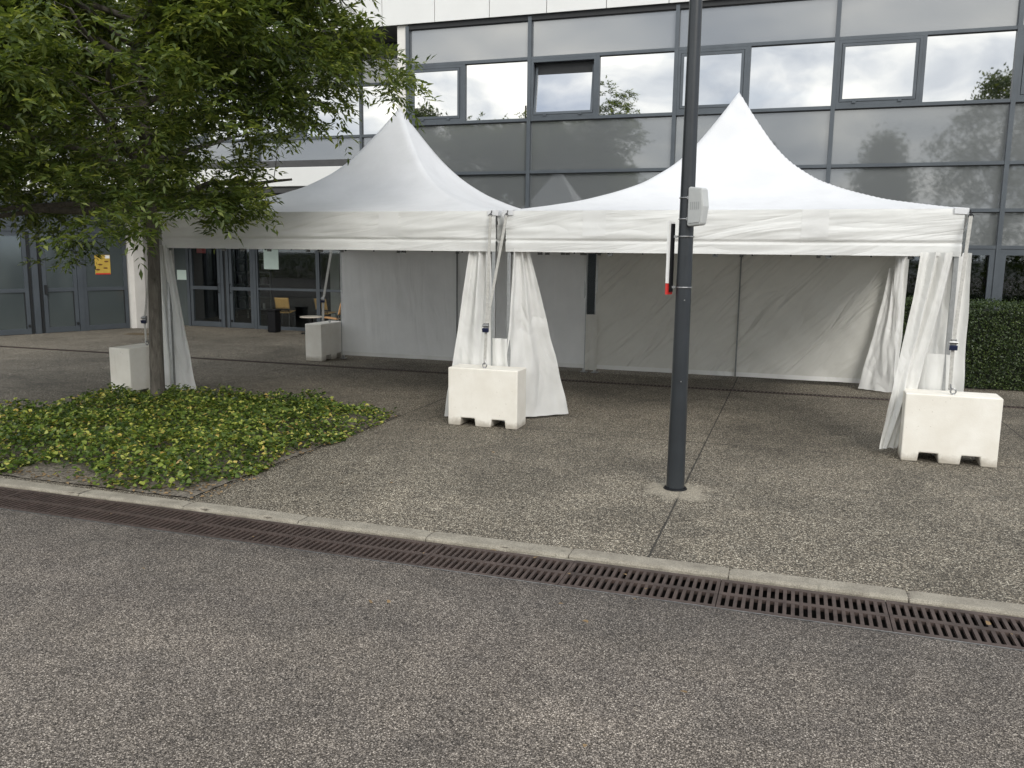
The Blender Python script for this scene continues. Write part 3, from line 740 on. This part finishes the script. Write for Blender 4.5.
def make_tent(X0, label, seed, curtains, wallmat, openbits):
    t = thing('canopy_tent', label, 'tent', (X0+WID/2, Y0+DEP/2, 0), 'white peaked canopy tents')
    cx, cy = X0+WID/2, Y0+DEP/2
    def rf(u, v):
        a, b = 2*u-1, 2*v-1; q = max(abs(a), abs(b)); w = min(abs(a), abs(b))/(q+1e-6)
        z = ZF+(ZP-ZF)*(1-sdrop(q))
        z -= .05*(1-w*w)*4*q*(1-q)
        z += .006*mn.noise(Vector((a*5+seed, b*5, 0)))*min(1, (1-q)*8)
        if q > .999: z = ZF
        return (cx+a*(WID/2+.01), cy+b*(DEP/2+.01), z)
    part(MB().grid(rf, 96, 96), 'roof', M['roof_fabric'], t, smooth=True)
    # four valances
    for side in range(4):
        L = WID if side % 2 == 0 else DEP
        n = 130
        def vf(u, v):
            s = u*L; h = v
            k = math.sin(math.pi*min(1, max(0, v))) 
            d = .020*k*fold_noise(s*1.2+side*9, v*.5, seed)+.012*k*mn.noise(Vector((s*2.2+v*2, v*6, seed+side)))
            d += .018*(v < .75)*math.sin(math.pi*min(v/.75, 1))*0.6
            # diagonal pull creases from the corners
            for c in (0, 1):
                e = s if c == 0 else L-s
                d += .012*math.exp(-e*1.3)*math.sin((v*9+e*2.2))*k
            if .69 < v < .75: d -= .016
            z = ZF+.0-(ZF-ZV)*v-.015*math.sin(math.pi*u)*0
            o = .012+d
            if side == 0: return (X0+s, Y0-o, z)
            if side == 1: return (X0+WID+o, Y0+s, z)
            if side == 2: return (X0+WID-s, Y0+DEP+o, z)
            return (X0-o, Y0+DEP-s, z)
        va = part(MB().grid(vf, n, 34), 'valance', M['valance_fabric'], t, smooth=True)
        if side == 0:
            # reinforcement patch mid valance, top stitched band
            for pc in (WID*.22, WID*.71):
                part(MB().grid(lambda u, v: (X0+pc-.14+.28*u, vf((pc-.14+.28*u)/WID, v*.62)[1]-.004, ZF-(ZF-ZV)*.62*v), 6, 10), 'patch', M['patch_fabric'], va, smooth=True)
    # corner caps
    for ix, iy in ((0, 0), (1, 0), (1, 1), (0, 1)):
        px, py = X0+ix*WID, Y0+iy*DEP
        sx, sy = (1 if ix == 0 else -1), (1 if iy == 0 else -1)
        c = MB()
        c.add([(px-sx*.035, py-sy*.035, ZF+.005), (px+sx*.10, py-sy*.035, ZF+.004), (px+sx*.10, py+sy*.10, ZF+.024), (px-sx*.035, py+sy*.10, ZF+.004),
               (px-sx*.035, py-sy*.035, ZF-.06), (px+sx*.10, py-sy*.037, ZF-.05), (px-sx*.037, py+sy*.10, ZF-.05)],
              [(0, 1, 2, 3), (0, 4, 5, 1), (0, 3, 6, 4)])
        part(c, 'corner_cap', M['roof_fabric'], t)
        lx, ly = px+sx*.035, py+sy*.035
        leg = part(MB().box(lx-.024, lx+.024, ly-.024, ly+.024, .012, ZF-.02), 'leg', M['alu'], t, bevel=.005)
        part(MB().box(lx-.06, lx+.06, ly-.06, ly+.06, 0, .010), 'foot_plate', M['steel'], leg)
        part(MB().box(lx-.034, lx+.034, ly-.034, ly+.034, 2.16, 2.26), 'slider', M['alu_dark'], leg)
    # scissor trusses along each side
    for side in range(4):
        tr = MB(); n = 4
        L = WID-.14 if side % 2 == 0 else DEP-.14
        for k in range(n):
            a, b = .07+L*k/n, .07+L*(k+1)/n
            for (p, q, off) in (((a, ZV+.0), (b, ZF-.09), .035), ((a, ZF-.09), (b, ZV+.0), .058)):
                def W3(s, z, off=off):
                    if side == 0: return (X0+s, Y0+off, z)
                    if side == 1: return (X0+WID-off, Y0+s, z)
                    if side == 2: return (X0+WID-s, Y0+DEP-off, z)
                    return (X0+off, Y0+DEP-s, z)
                tr.bar(W3(*p), W3(*q), .014, .028)
            m0 = W3(b, ZV-.01); tr.box(m0[0]-.03, m0[0]+.03, m0[1]-.02, m0[1]+.02, ZV-.035, ZV+.02)
        tr.mat(1)
        part(tr, 'truss', [M['alu_dark']]*2, t)
    # small hooks under the front valance
    hk = MB()
    for k in range(11):
        xx = X0+.45+k*.41; hk.box(xx-.008, xx+.008, Y0+.006, Y0+.014, ZV-.018, ZV+.03)
    part(hk, 'hooks', M['black'], t)
    # mast and rafters
    ma = MB().tube([(cx, cy, 2.55), (cx, cy, ZP-.05)], .022, 8)
    for ix, iy in ((0, 0), (1, 0), (1, 1), (0, 1)):
        ma.bar((X0+ix*WID+(.05 if ix == 0 else -.05), Y0+iy*DEP+(.05 if iy == 0 else -.05), 2.40), (cx, cy, 2.62), .02, .03)
    part(ma, 'mast', M['alu_dark'], t)
    # back wall
    wy = Y0+DEP-.06
    def wf(u, v):
        s = u*WID; z = .075+(ZV+.1-.075)*v
        d = .03*mn.noise(Vector((s*.9+z*.9, z*.5, seed+4)))+.018*mn.noise(Vector((s*3+z*2.5, z*1.3, seed)))*(1-v*.6)
        e = min(u, 1-u)*WID
        d *= min(1, e*3+.1)
        if abs(s-WID/2) < .04: d = 0
        return (X0+.03+u*(WID-.06), wy+d, z-.0)
    bw = part(MB().grid(wf, 110, 46), 'back_wall', wallmat, t, smooth=True)
    part(MB().grid(lambda u, v: (lambda p: (p[0], p[1]-.006, p[2]))(wf(u, v*.035)), 110, 2), 'hem', M['curtain_fabric'], bw, smooth=True)
    sg = MB().box(cx-.012, cx+.012, wy-.030, wy-.012, .08, ZV+.05)
    part(sg, 'seam', M['alu_dark'], bw)
    # curtains
    for cur in curtains:
        tl, tr_, bl, br, zt, zb, nf, amp, ez, sd = cur
        def cf(u, v, cur=cur):
            e = v**ez
            x0 = tl[0]+(bl[0]-tl[0])*e; y0 = tl[1]+(bl[1]-tl[1])*e
            x1 = tr_[0]+(br[0]-tr_[0])*e; y1 = tr_[1]+(br[1]-tr_[1])*e
            dx, dy = x1-x0, y1-y0; L = math.hypot(dx, dy)+1e-6; nx, ny = dy/L, -dx/L
            uu = u+.04*mn.noise(Vector((u*4, v*2, sd)))
            f = math.sin(2*math.pi*nf*uu+sd)+.55*math.sin(2*math.pi*nf*1.73*uu+1.3*sd+v*1.2)
            am = amp*(1-.86*v**.6)+amp*.35*mn.noise(Vector((u*3, v*3, sd+5)))
            f = f*am + .045*v*mn.noise(Vector((u*2.0+sd, v*3, 2))) + .018*mn.noise(Vector((u*5+v*4+sd, v*6-u*3, 7)))*(.4+v)
            u = u + .05*v*mn.noise(Vector((v*5, sd, 1)))*(1 if 0 < u < 1 else .8)
            z = zt+(zb-zt)*v
            if v > .97: z += .0
            return (x0+dx*u+nx*f, y0+dy*u+ny*f, max(.012, z+.012*mn.noise(Vector((u*6, 3, sd)))*(v > .95)))
        part(MB().grid(cf, 90, 44), 'curtain', M['curtain_fabric'], t, smooth=True)
    for (x0, x1, y0, y1, z0, z1) in openbits:
        part(MB().grid(lambda u, v: (x0+(x1-x0)*u, y0+(y1-y0)*u+.012*math.sin(u*9+v*3), z0+(z1-z0)*v), 16, 16), 'leg_sleeve', wallmat if y0 > 14 else M['curtain_fabric'], t, smooth=True)
    return t

XB0, XA0 = -3.39, -8.52
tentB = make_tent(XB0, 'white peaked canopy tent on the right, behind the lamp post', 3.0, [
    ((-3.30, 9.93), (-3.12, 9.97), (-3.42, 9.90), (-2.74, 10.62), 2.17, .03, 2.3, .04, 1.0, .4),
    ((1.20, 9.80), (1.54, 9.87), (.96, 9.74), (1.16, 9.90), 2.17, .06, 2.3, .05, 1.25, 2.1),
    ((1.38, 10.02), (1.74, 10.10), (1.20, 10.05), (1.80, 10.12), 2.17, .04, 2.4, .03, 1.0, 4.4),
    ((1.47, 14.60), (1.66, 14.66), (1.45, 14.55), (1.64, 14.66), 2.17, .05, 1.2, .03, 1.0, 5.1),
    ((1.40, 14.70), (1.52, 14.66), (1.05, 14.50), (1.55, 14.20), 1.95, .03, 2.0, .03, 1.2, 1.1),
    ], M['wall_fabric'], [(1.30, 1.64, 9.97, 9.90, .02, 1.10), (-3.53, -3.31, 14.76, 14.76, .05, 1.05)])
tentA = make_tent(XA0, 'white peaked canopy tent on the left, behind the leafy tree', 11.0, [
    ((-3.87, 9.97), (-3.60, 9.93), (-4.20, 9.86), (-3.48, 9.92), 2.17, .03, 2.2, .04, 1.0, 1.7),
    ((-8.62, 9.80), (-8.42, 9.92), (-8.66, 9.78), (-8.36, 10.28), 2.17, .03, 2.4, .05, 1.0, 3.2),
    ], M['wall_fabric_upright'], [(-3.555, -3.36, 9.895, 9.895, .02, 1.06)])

# ================================================================== BALLAST BLOCKS
BLW, BLD, BLH = .90, .36, .72
def block_mesh():
    bm = bmesh.new()
    prof = [(0, 0), (.16, 0), (.17, .10), (.35, .10), (.36, 0), (.56, 0), (.57, .10), (.74, .10), (.75, 0), (.90, 0), (.90, BLH), (0, BLH)]
    f = bm.faces.new([bm.verts.new((x-.45, -BLD/2, z)) for x, z in prof])
    r = bmesh.ops.extrude_face_region(bm, geom=[f])
    bmesh.ops.translate(bm, verts=[v for v in r['geom'] if isinstance(v, bmesh.types.BMVert)], vec=(0, BLD, 0))
    bmesh.ops.recalc_face_normals(bm, faces=bm.faces)
    me = bpy.data.meshes.new('body'); bm.to_mesh(me); bm.free(); me.materials.append(M['concrete_block']); return me
bmesh_block = block_mesh()
def block(x, y, rz, label, first=None):
    if first is None:
        t = thing('ballast_block', label, 'concrete block', (x, y, 0), 'cream concrete ballast blocks')
        o = bpy.data.objects.new('body', bmesh_block); col.objects.link(o); o.parent = t
        md = o.modifiers.new('bevel', 'BEVEL'); md.width = .014; md.segments = 3; md.limit_method = 'ANGLE'; md.angle_limit = R(40)
        e = MB().torus((x, y-.10, BLH+.035), .026, .008, (0, 1, 0)).tube([(x, y-.10, BLH-.01), (x, y-.10, BLH+.014)], .014, 8)
        part(e, 'eye_bolt', M['steel'], t, smooth=True)
    else:
        t = first.copy(); col.objects.link(t); t['label'] = label
        for ch in first.children:
            c = ch.copy(); col.objects.link(c); c.parent = t
    t.location = (x, y, 0); t.rotation_euler = (0, 0, rz)
    return t
b1 = block(-3.54, 9.68, 0, 'cream concrete block with three feet between the two tents')
b2 = block(1.61, 9.70, R(-1.5), 'cream concrete block with chipped feet at the right tent corner', b1)
b3 = block(-9.03, 9.95, R(90), 'cream concrete block behind the tree trunk, seen end on', b1)
b4 = block(-8.78, 14.65, R(90), 'cream concrete block at the back left corner of the left tent', b1)

# ================================================================== TIE DOWN STRAPS
def strap(label, tops, rat, ring, w=.034):
    t = thing('tie_down_strap', label, 'strap', ring, 'ratchet straps holding the tents')
    m = MB()
    for tp in tops: m.bar(tp, rat, w, .006, up=(0, 1, 0))
    m.bar(rat, ring, w, .006, up=(0, 1, 0))
    part(m, 'webbing', M['webbing'], t)
    r = Vector(rat)
    k = MB().obox(r, (1, 0, 0), (0, 1, 0), (0, 0, 1), .030, .016, .05)
    k.tube([r+Vector((-.04, -.02, .02)), r+Vector((.04, -.02, .02))], .016, 8).tube([r+Vector((-.035, -.02, -.03)), r+Vector((.035, -.02, -.03))], .012, 8)
    part(k, 'ratchet', M['steel'], t)
    part(MB().obox(r+Vector((0, -.03, -.035)), (1, 0, 0), (0, 1, .4), (0, -.4, 1), .038, .012, .022), 'ratchet_handle', M['blue_handle'], t)
    q = Vector(ring)
    part(MB().tube([q+Vector((0, 0, .06)), q+Vector((.012, -.008, .02)), q+Vector((0, -.012, -.004)), q+Vector((-.014, -.006, .012))], .006, 6), 'hook', M['steel'], t)
    # corner tensioner
    for tp in tops:
        p = Vector(tp); part(MB().torus(p, .02, .005, (0, 1, 0), 12, 5).tube([p, p+Vector((.0, .05, .06))], .006, 6), 'corner_hook', M['black'], t)
    return t
strap('ratchet strap pair rising from the middle block to both tents', [(-3.56, 9.80, 2.56), (-3.355, 9.80, 2.56)], (-3.53, 9.60, 1.22), (-3.54, 9.58, BLH+.05))
strap('ratchet strap rising from the right block to the right tent corner', [(1.655, 9.80, 2.54)], (1.57, 9.62, 1.24), (1.575, 9.60, BLH+.05))
strap('ratchet strap beside the tree trunk, on the left block', [(-8.62, 9.86, 2.56)], (-8.95, 9.95, 1.10), (-8.95, 9.95, BLH+.04), .032)
strap('slack grey strap on the block at the back left tent corner', [(-8.58, 14.7, 2.40)], (-8.72, 14.5, 1.18), (-8.74, 14.5, BLH+.04), .05)

# ================================================================== LAMP POST
LX, LY = -.935, 7.58
lp = thing('lamp_post', 'tall dark grey round lamp post standing in the paving', 'lamp post', (LX, LY, 0))
part(MB().tube([(LX, LY, 0), (LX, LY, .02), (LX, LY, 1.5), (LX, LY, 4.2), (LX, LY, 5.3)], [.083, .082, .069, .054, .046], 40), 'pole', M['post_paint'], lp, smooth=True)
part(MB().tube([(LX, LY, .001), (LX, LY, .012)], [.108, .100], 32), 'base_ring', M['black'], lp)
hdm = MB().tube([(LX, LY, 5.3), (LX, LY-.2, 5.42), (LX, LY-.6, 5.45)], .04, 10); part(hdm, 'arm', M['post_paint'], lp)
part(MB().box(LX-.13, LX+.13, LY-1.15, LY-.55, 5.40, 5.49), 'lamp_head', M['post_paint'], lp, bevel=.03)
part(MB().box(LX-.10, LX+.10, LY-1.1, LY-.65, 5.390, 5.399), 'lamp_lens', M['box_grey'], lp)
sc = MB()
for z in (1.0, 1.72): sc.tube([(LX+.02, LY-.064, z), (LX+.02, LY-.076, z)], .006, 8)
part(sc, 'screw', M['steel'], lp)
# antenna box clamped to the right of the post
bx = thing('antenna_box', 'light grey plastic antenna box clamped on the lamp post', 'antenna box', (LX+.15, LY-.05, 2.5))
m_ = MB()
ang = R(-32); ca, sa = math.cos(ang), math.sin(ang)
def loc(x, y, z): return (LX+.098+x*ca-y*sa, LY-.10+x*sa+y*ca, z)
prof = [(-.078, 2.37), (-.066, 2.355), (.062, 2.365), (.072, 2.385), (.092, 2.52), (.072, 2.660), (.060, 2.675), (-.066, 2.69), (-.078, 2.675)]
n = len(prof)
m_.add([loc(x, -.035, z) for x, z in prof]+[loc(x*1.0, .045, z) for x, z in prof], [tuple(range(n)), tuple(range(n, 2*n))[::-1]]+[(i, (i+1) % n, (i+1) % n+n, i+n) for i in range(n)])
part(m_, 'casing', M['box_grey'], bx, bevel=.010, fix=True)
m_ = MB()
c_ = [(x*.82+.004, (z-2.52)*.84+2.52) for x, z in prof]
m_.add([loc(x, -.042, z) for x, z in c_]+[loc(x, -.0352, z) for x, z in c_], [tuple(range(n))]+[(i, (i+1) % n, (i+1) % n+n, i+n) for i in range(n)])
part(m_, 'cover', M['box_grey'], bx, fix=True)
m_ = MB()
for k in range(5): 
    a = -.045+k*.021; 
    for z0, z1 in ((2.495, 2.56),): m_.add([loc(a, -.0428, z0), loc(a+.012, -.0428, z0), loc(a+.012, -.0428, z1), loc(a, -.0428, z1)], [(0, 1, 2, 3)])
part(m_, 'faint_print', M['box_mark'], bx)
for z in (2.42, 2.60):
    m_ = MB(); m_.tube([(LX+.066*math.cos(a_), LY+.066*math.sin(a_), z) for a_ in [i*math.pi/12 for i in range(-13, 6)]], .006, 6)
    m_.box(LX+.005, LX+.045, LY-.078, LY-.058, z-.012, z+.012)
    part(m_, 'clamp', M['steel'], bx)
# edge-on sign on the left of the post
sg = thing('post_sign', 'narrow white sign with red foot seen edge on, left of the lamp post', 'sign', (LX-.16, LY, 2.1))
tx = Vector((-.42, -.908, 0)).normalized(); nx = Vector((-.908, .42, 0)).normalized()
cs = Vector((LX-.128, LY-.02, 0))
def plate(z0, z1, mat, nm, d=.0, w=.16, th=.008):
    m_ = MB().obox(cs+nx*(-d)+Vector((0, 0, (z0+z1)/2)), tx, nx, (0, 0, 1), w, th, (z1-z0)/2); return part(m_, nm, mat, sg)
plate(1.865, 2.40, M['white_sign'], 'board', w=.045)
plate(1.765, 1.862, M['red_sign'], 'red_foot', w=.045)
plate(1.79, 2.38, M['black'], 'back_rail', d=.022, w=.02, th=.008)
for z in (1.83, 2.27):
    m_ = MB(); m_.tube([(LX+.070*math.cos(a_), LY+.070*math.sin(a_), z) for a_ in [i*math.pi/12 for i in range(12, 36)]], .006, 6)
    m_.bar((LX-.07, LY-.02, z), (LX-.135, LY-.02, z), .02, .02)
    part(m_, 'clamp', M['steel'], sg)

# ================================================================== HEDGE
hg = thing('hedge', 'clipped dark green hedge in front of the ground floor windows', 'hedge', (2, 15.3, 0))
hx0, hx1, hy0, hy1, hz = .2, 13, 15.35, 16.3, 1.40
part(MB().box(hx0+.12, hx1-.12, hy0+.12, hy1-.12, .0, hz-.12), 'core', M['hedge_core'], hg)
P = []; N = []
for i in range(52000):
    r = random.random()
    x = random.uniform(hx0, 8.0 if r < .93 else hx1)
    if r < .70: y, z, n_ = hy0, random.uniform(.03, hz), (0, -1, .3)
    elif r < .95: y, z, n_ = random.uniform(hy0, hy1), hz, (0, -.2, 1)
    else: x, y, z, n_ = hx0, random.uniform(hy0, hy1), random.uniform(.03, hz), (-1, 0, .3)
    b = .05*mn.noise(Vector((x*1.9, y*2, z*2.2)))+random.gauss(0, .028)-.02
    nn = Vector(n_).normalized(); p = Vector((x, y, z))+nn*b
    if random.random() < .1: p -= nn*.07
    P.append(p[:]); N.append(n_)
P = np.array(P); P[:, 2] = np.maximum(P[:, 2], .02); n = len(P)
D = rng.normal(0, 1, (n, 3))+np.array(N)*.4; NN = np.array(N)+rng.normal(0, .6, (n, 3))
leaves_mesh('foliage', P, D, NN, rng.uniform(.025, .05, n), rng.uniform(.016, .028, n), M['hedge_leaf'], hg, (2, 15.3, 0))

# ================================================================== STREET TREE
TX, TY = -7.99, 9.05
tree = thing('street_tree', 'leafy ash tree with slender trunk standing in the planting bed', 'tree', (TX, TY, 0))
tm = MB()
def wander(p0, p1, n, amp, sd):
    out = []
    for i in range(n+1):
        t = i/n; p = Vector(p0).lerp(Vector(p1), t)
        q = Vector((mn.noise(Vector((t*3, sd, 0))), mn.noise(Vector((t*3, sd, 5))), mn.noise(Vector((t*3, sd, 9)))*.5))*amp*math.sin(math.pi*min(1, t*1.2+.0))
        out.append(p+q)
    return out
trunk = wander((TX, TY, -.05), (TX+.02, TY, 6.5), 20, .12, 2.2)
tm.tube(trunk, [.115 if i == 0 else .088*(1-i/24)**.9+.008 for i in range(21)], 14)
limbs = []
spec = [  # z start, azimuth deg, length, rise
    (2.75, 15, 1.9, .35), (2.9, 160, 2.6, .95), (3.0, 250, 2.4, .75), (3.15, 95, 2.6, .9), (3.25, 205, 2.9, 1.1), (3.3, -20, 2.1, 1.15), (3.0, -60, 2.5, .7),
    (3.7, 140, 2.9, 1.6), (3.9, 45, 2.7, 1.5), (4.1, -45, 2.8, 1.3), (4.3, 5, 3.1, 1.0), (4.4, 185, 2.7, 1.6), (4.6, 260, 2.6, 1.0), (4.7, 110, 2.3, 1.1),
    (4.7, 3, 2.7, 1.5), (4.9, -25, 2.2, .9), (4.9, 215, 2.3, .9), (5.2, 60, 1.9, .8), (5.3, 300, 1.8, .8), (2.7, 200, 2.8, -.1), (2.6, 235, 2.4, -.1), (3.45, 300, 2.9, 1.0), (3.5, 60, 2.4, 1.1)]
for i, (z, az, ln, rise) in enumerate(spec):
    a = R(az); f = Vector((TX, TY, z)); e = f+Vector((math.cos(a)*ln, math.sin(a)*ln, rise))
    pts = wander(f, e, 8, .22, i*3.7)
    for k, p in enumerate(pts): p.z -= .25*(k/8)**2*(ln/3)*.6
    pts[0] = f
    r0 = .048*(1-z/12)+.012
    tm.tube(pts, [r0*(1-.8*k/8)+.004 for k in range(9)], 8); limbs.append(pts)
limbpts = [p for l in limbs for p in l[2:]]+[p for p in trunk[8:]]
# leaf clumps in the crown volume
def zmin(x, y):
    r = x-TX
    b = (1.95 if r < -2.4 else 2.42) if r < 1.2 else 2.12+(r-1.2)*1.05 if r < 2.2 else 3.40+(r-2.2)*.5
    if 1.6 < r < 2.5 and y < TY-.1: b -= .62
    return b+.22*mn.noise(Vector((x*1.3, y*1.3, 4)))
clumps = []
tries = 0
while len(clumps) < 980 and tries < 90000:
    tries += 1
    a = random.uniform(0, 2*math.pi); z = random.uniform(1.9, 6.6)
    Rz = 3.5*max(.05, math.sin(math.pi*min(1, max(0.0, (z+.8)/7.7))**1.15))**.62
    Rz *= 1.01+.20*mn.noise(Vector((math.cos(a)*1.6, math.sin(a)*1.6, z*.7)))
    r = Rz*math.sqrt(random.uniform(.04, 1))
    x, y = TX+r*math.cos(a), TY+r*math.sin(a)
    if z < zmin(x, y)+.15 or z > 5.75+.3*max(0, x-TX): continue
    if y > 10.0 and x > -9.3 and (z < 4.9 or random.random() < .75): continue
    if .5 < x-TX < 2.6 and 2.85 < z < 3.5 and random.random() < .8: continue
    g = mn.noise(Vector((x*.95, y*.95, z*1.1+20)))     # gaps
    if g < -.06: continue
    clumps.append(Vector((x, y, z)))
for k in range(26): clumps.append(Vector((random.gauss(-5.3, .35), random.gauss(9.1, .4), random.gauss(6.0, .38))))
LP, LD, LN, LL, LW = [], [], [], [], []
tw = MB()
for ci, c in enumerate(clumps):
    best = min(limbpts, key=lambda p: (p-c).length+.6*max(0, p.z-c.z))
    out = (c-Vector((TX, TY, c.z-.6))).normalized()
    mid = best.lerp(c, .5)+Vector((random.gauss(0, .06), random.gauss(0, .06), .08))
    if (best-c).length < .85: tw.tube([best, mid, c], [.006, .004, .002], 4, cap=False)
    # several twigs per clump, each with paired pinnate leaves
    for k in range(5):
        td = (out*.7+Vector((random.gauss(0, .6), random.gauss(0, .6), random.gauss(.0, .5)))).normalized()
        tl = random.uniform(.22, .42); tp = c+Vector((random.gauss(0, .12), random.gauss(0, .12), random.gauss(0, .10)))
        for j in range(4):
            base = tp+td*tl*(j+1)/4-Vector((0, 0, .05*(j/3)**2))
            side = td.cross(Vector((0, 0, 1))); side = side.normalized() if side.length > .1 else Vector((1, 0, 0))
            for sgn in ((-1, 1) if j < 3 else (0,)):
                rd = (td*.55+side*sgn*.9+Vector((random.gauss(0, .2), random.gauss(0, .2), random.gauss(-.08, .32)))).normalized()
                rl = random.uniform(.12, .18)
                nrm = Vector((random.gauss(0, .3), random.gauss(0, .3), 1)); ls = rd.cross(nrm).normalized()
                for q in range(3):
                    o_ = base+rd*rl*(.35+.3*q)-Vector((0, 0, .02*q))
                    for s2 in ((-1, 1) if q < 2 else (0,)):
                        d_ = (rd*(.75 if s2 else 1)+ls*s2*.75+Vector((0, 0, random.gauss(-.12, .28)))).normalized()
                        LP.append(o_[:]); LD.append(d_[:]); LN.append((nrm+Vector((random.gauss(0, .35), random.gauss(0, .35), 0)))[:])
                        LL.append(random.uniform(.075, .125)); LW.append(random.uniform(.029, .044))
for a_, b_ in ((tw.v, tw.f),): tm.add(a_, b_)
part(tm, 'trunk', M['bark'], tree, smooth=True)
leaves_mesh('crown', LP, LD, LN, LL, LW, M['ash_leaf'], tree, (TX, TY, 0))
print('leaflets', len(LP))

# ================================================================== TREES ACROSS THE ROAD (seen in the glass)
def far_tree(x, y, h, r, label, sd):
    t = thing('far_tree', label, 'tree', (x, y, -.4), 'trees across the road')
    rr = random.Random(sd)
    tk = MB().tube([(x, y, -.45), (x, y, h*.4), (x+.2, y, h*.85)], [.3, .2, .05], 10)
    for k in range(9):
        a = rr.uniform(0, 6.28); z = rr.uniform(h*.3, h*.7)
        tk.tube([(x, y, z), (x+math.cos(a)*r*.7, y+math.sin(a)*r*.7, z+h*.15)], [.1, .03], 6)
    part(tk, 'trunk', M['bark'], t)
    P = []; 
    cl = []
    while len(cl) < 190:
        a = rr.uniform(0, 6.28); z = rr.uniform(.16, 1.0)
        R_ = r*math.sin(math.pi*min(1, max(.02, (z-.05)/.98))**.8)**.7*(1+.3*mn.noise(Vector((a*1.5, z*5, sd))))
        q = R_*math.sqrt(rr.uniform(.1, 1)); cl.append((x+q*math.cos(a), y+q*math.sin(a), h*z-.3))
    for c in cl:
        for k in range(60): P.append((c[0]+rr.gauss(0, .42), c[1]+rr.gauss(0, .42), c[2]+rr.gauss(0, .36)))
    P = np.array(P); n = len(P)
    leaves_mesh('crown', P, rng.normal(0, 1, (n, 3)), rng.normal(0, 1, (n, 3))+np.array([0, 0, .6]), rng.uniform(.18, .34, n), rng.uniform(.10, .18, n), M['far_leaf'], t, (x, y, -.4))
far_tree(-27.2, -26, 12.7, 1.9, 'tree mirrored at the left end of the first floor windows', 1)
far_tree(-3.2, -27, 9.0, 1.9, 'low tree mirrored in the panels left of the right tent peak', 4)
far_tree(4.9, -27, 9.9, 2.2, 'tree mirrored in the grey panels right of the tent peak', 5)
far_tree(11.4, -26, 13.1, 4.6, 'broad tree mirrored in the rightmost fixed window', 6)
far_tree(21, -26, 12.0, 4.0, 'tree mirrored beyond the right edge of the facade', 7)
bh = thing('roadside_hedge', 'long hedge across the road mirrored in the ground floor windows', 'hedge', (0, -20, 0))
P = np.stack([rng.uniform(-45, 35, 26000), rng.uniform(-21, -19.8, 26000), rng.uniform(-.2, 1.9, 26000)], 1)
leaves_mesh('foliage', P, rng.normal(0, 1, (26000, 3)), rng.normal(0, 1, (26000, 3)), rng.uniform(.12, .22, 26000), rng.uniform(.08, .14, 26000), M['far_leaf'], bh, (0, -20, 0))

# ================================================================== LIGHT
SUN_EL, SUN_AZ = R(36), R(146)   # azimuth measured from +Y towards +X : behind the camera, to the left
sd_ = bpy.data.lights.new('sun', 'SUN'); sd_.energy = 1.0; sd_.angle = R(26); sd_.color = (1.0, .97, .92)
so = bpy.data.objects.new('sun', sd_); col.objects.link(so)
dvec = Vector((math.sin(SUN_AZ)*math.cos(SUN_EL), math.cos(SUN_AZ)*math.cos(SUN_EL), math.sin(SUN_EL)))
so.rotation_euler = dvec.to_track_quat('Z', 'Y').to_euler()
w = bpy.data.worlds.new('World'); scene.world = w; w.use_nodes = True
t = NT(w.node_tree); bg = t.n['Background']
sky = t.new('ShaderNodeTexSky', sky_type='NISHITA'); sky.sun_disc = False
sky.sun_elevation = SUN_EL; sky.sun_rotation = SUN_AZ; sky.altitude = 200; sky.dust_density = 2
tc = t.new('ShaderNodeTexCoord')
mp = t.mapping(tc.outputs['Generated'], (1.0, 1.0, 2.6))
n1 = t.noise(mp, 2.6, 7, .55, .5); n2 = t.noise(mp, 5.0, 6, .55, .3)
cloud = t.ramp(n2, [(.32, (3.3, 3.7, 4.4)), (.47, (5.6, 5.9, 6.3)), (.58, (8.2, 8.25, 8.15)), (.68, (11.3, 11.0, 10.3))])
# thin bright veil round the hidden sun, low behind the photographer
dp = t.new('ShaderNodeVectorMath', operation='DOT_PRODUCT'); t.link(tc.outputs['Generated'], dp.inputs[0])
dp.inputs[1].default_value = Vector((-.16, -.93, .33)).normalized()
gl = t.math('POWER', t.math('MAXIMUM', dp.outputs['Value'], 0), 2.2)
cloud = t.mix(1.0, cloud, t.ramp(gl, [(0, (.80, .82, .86)), (1, (1.30, 1.29, 1.25))]), 'MULTIPLY')
cov = t.ramp(n1, [(.34, (.55,)*3), (.46, (1, 1, 1))])
t.link(t.mix(cov, sky.outputs[0], cloud), bg.inputs['Color'])
bg.inputs['Strength'].default_value = .10

scene.render.engine = 'CYCLES'
scene.view_settings.view_transform = 'Standard'; scene.view_settings.look = 'None'
scene.view_settings.exposure = 0.95; scene.view_settings.gamma = 1
scene.cycles.max_bounces = 8; scene.cycles.transparent_max_bounces = 8
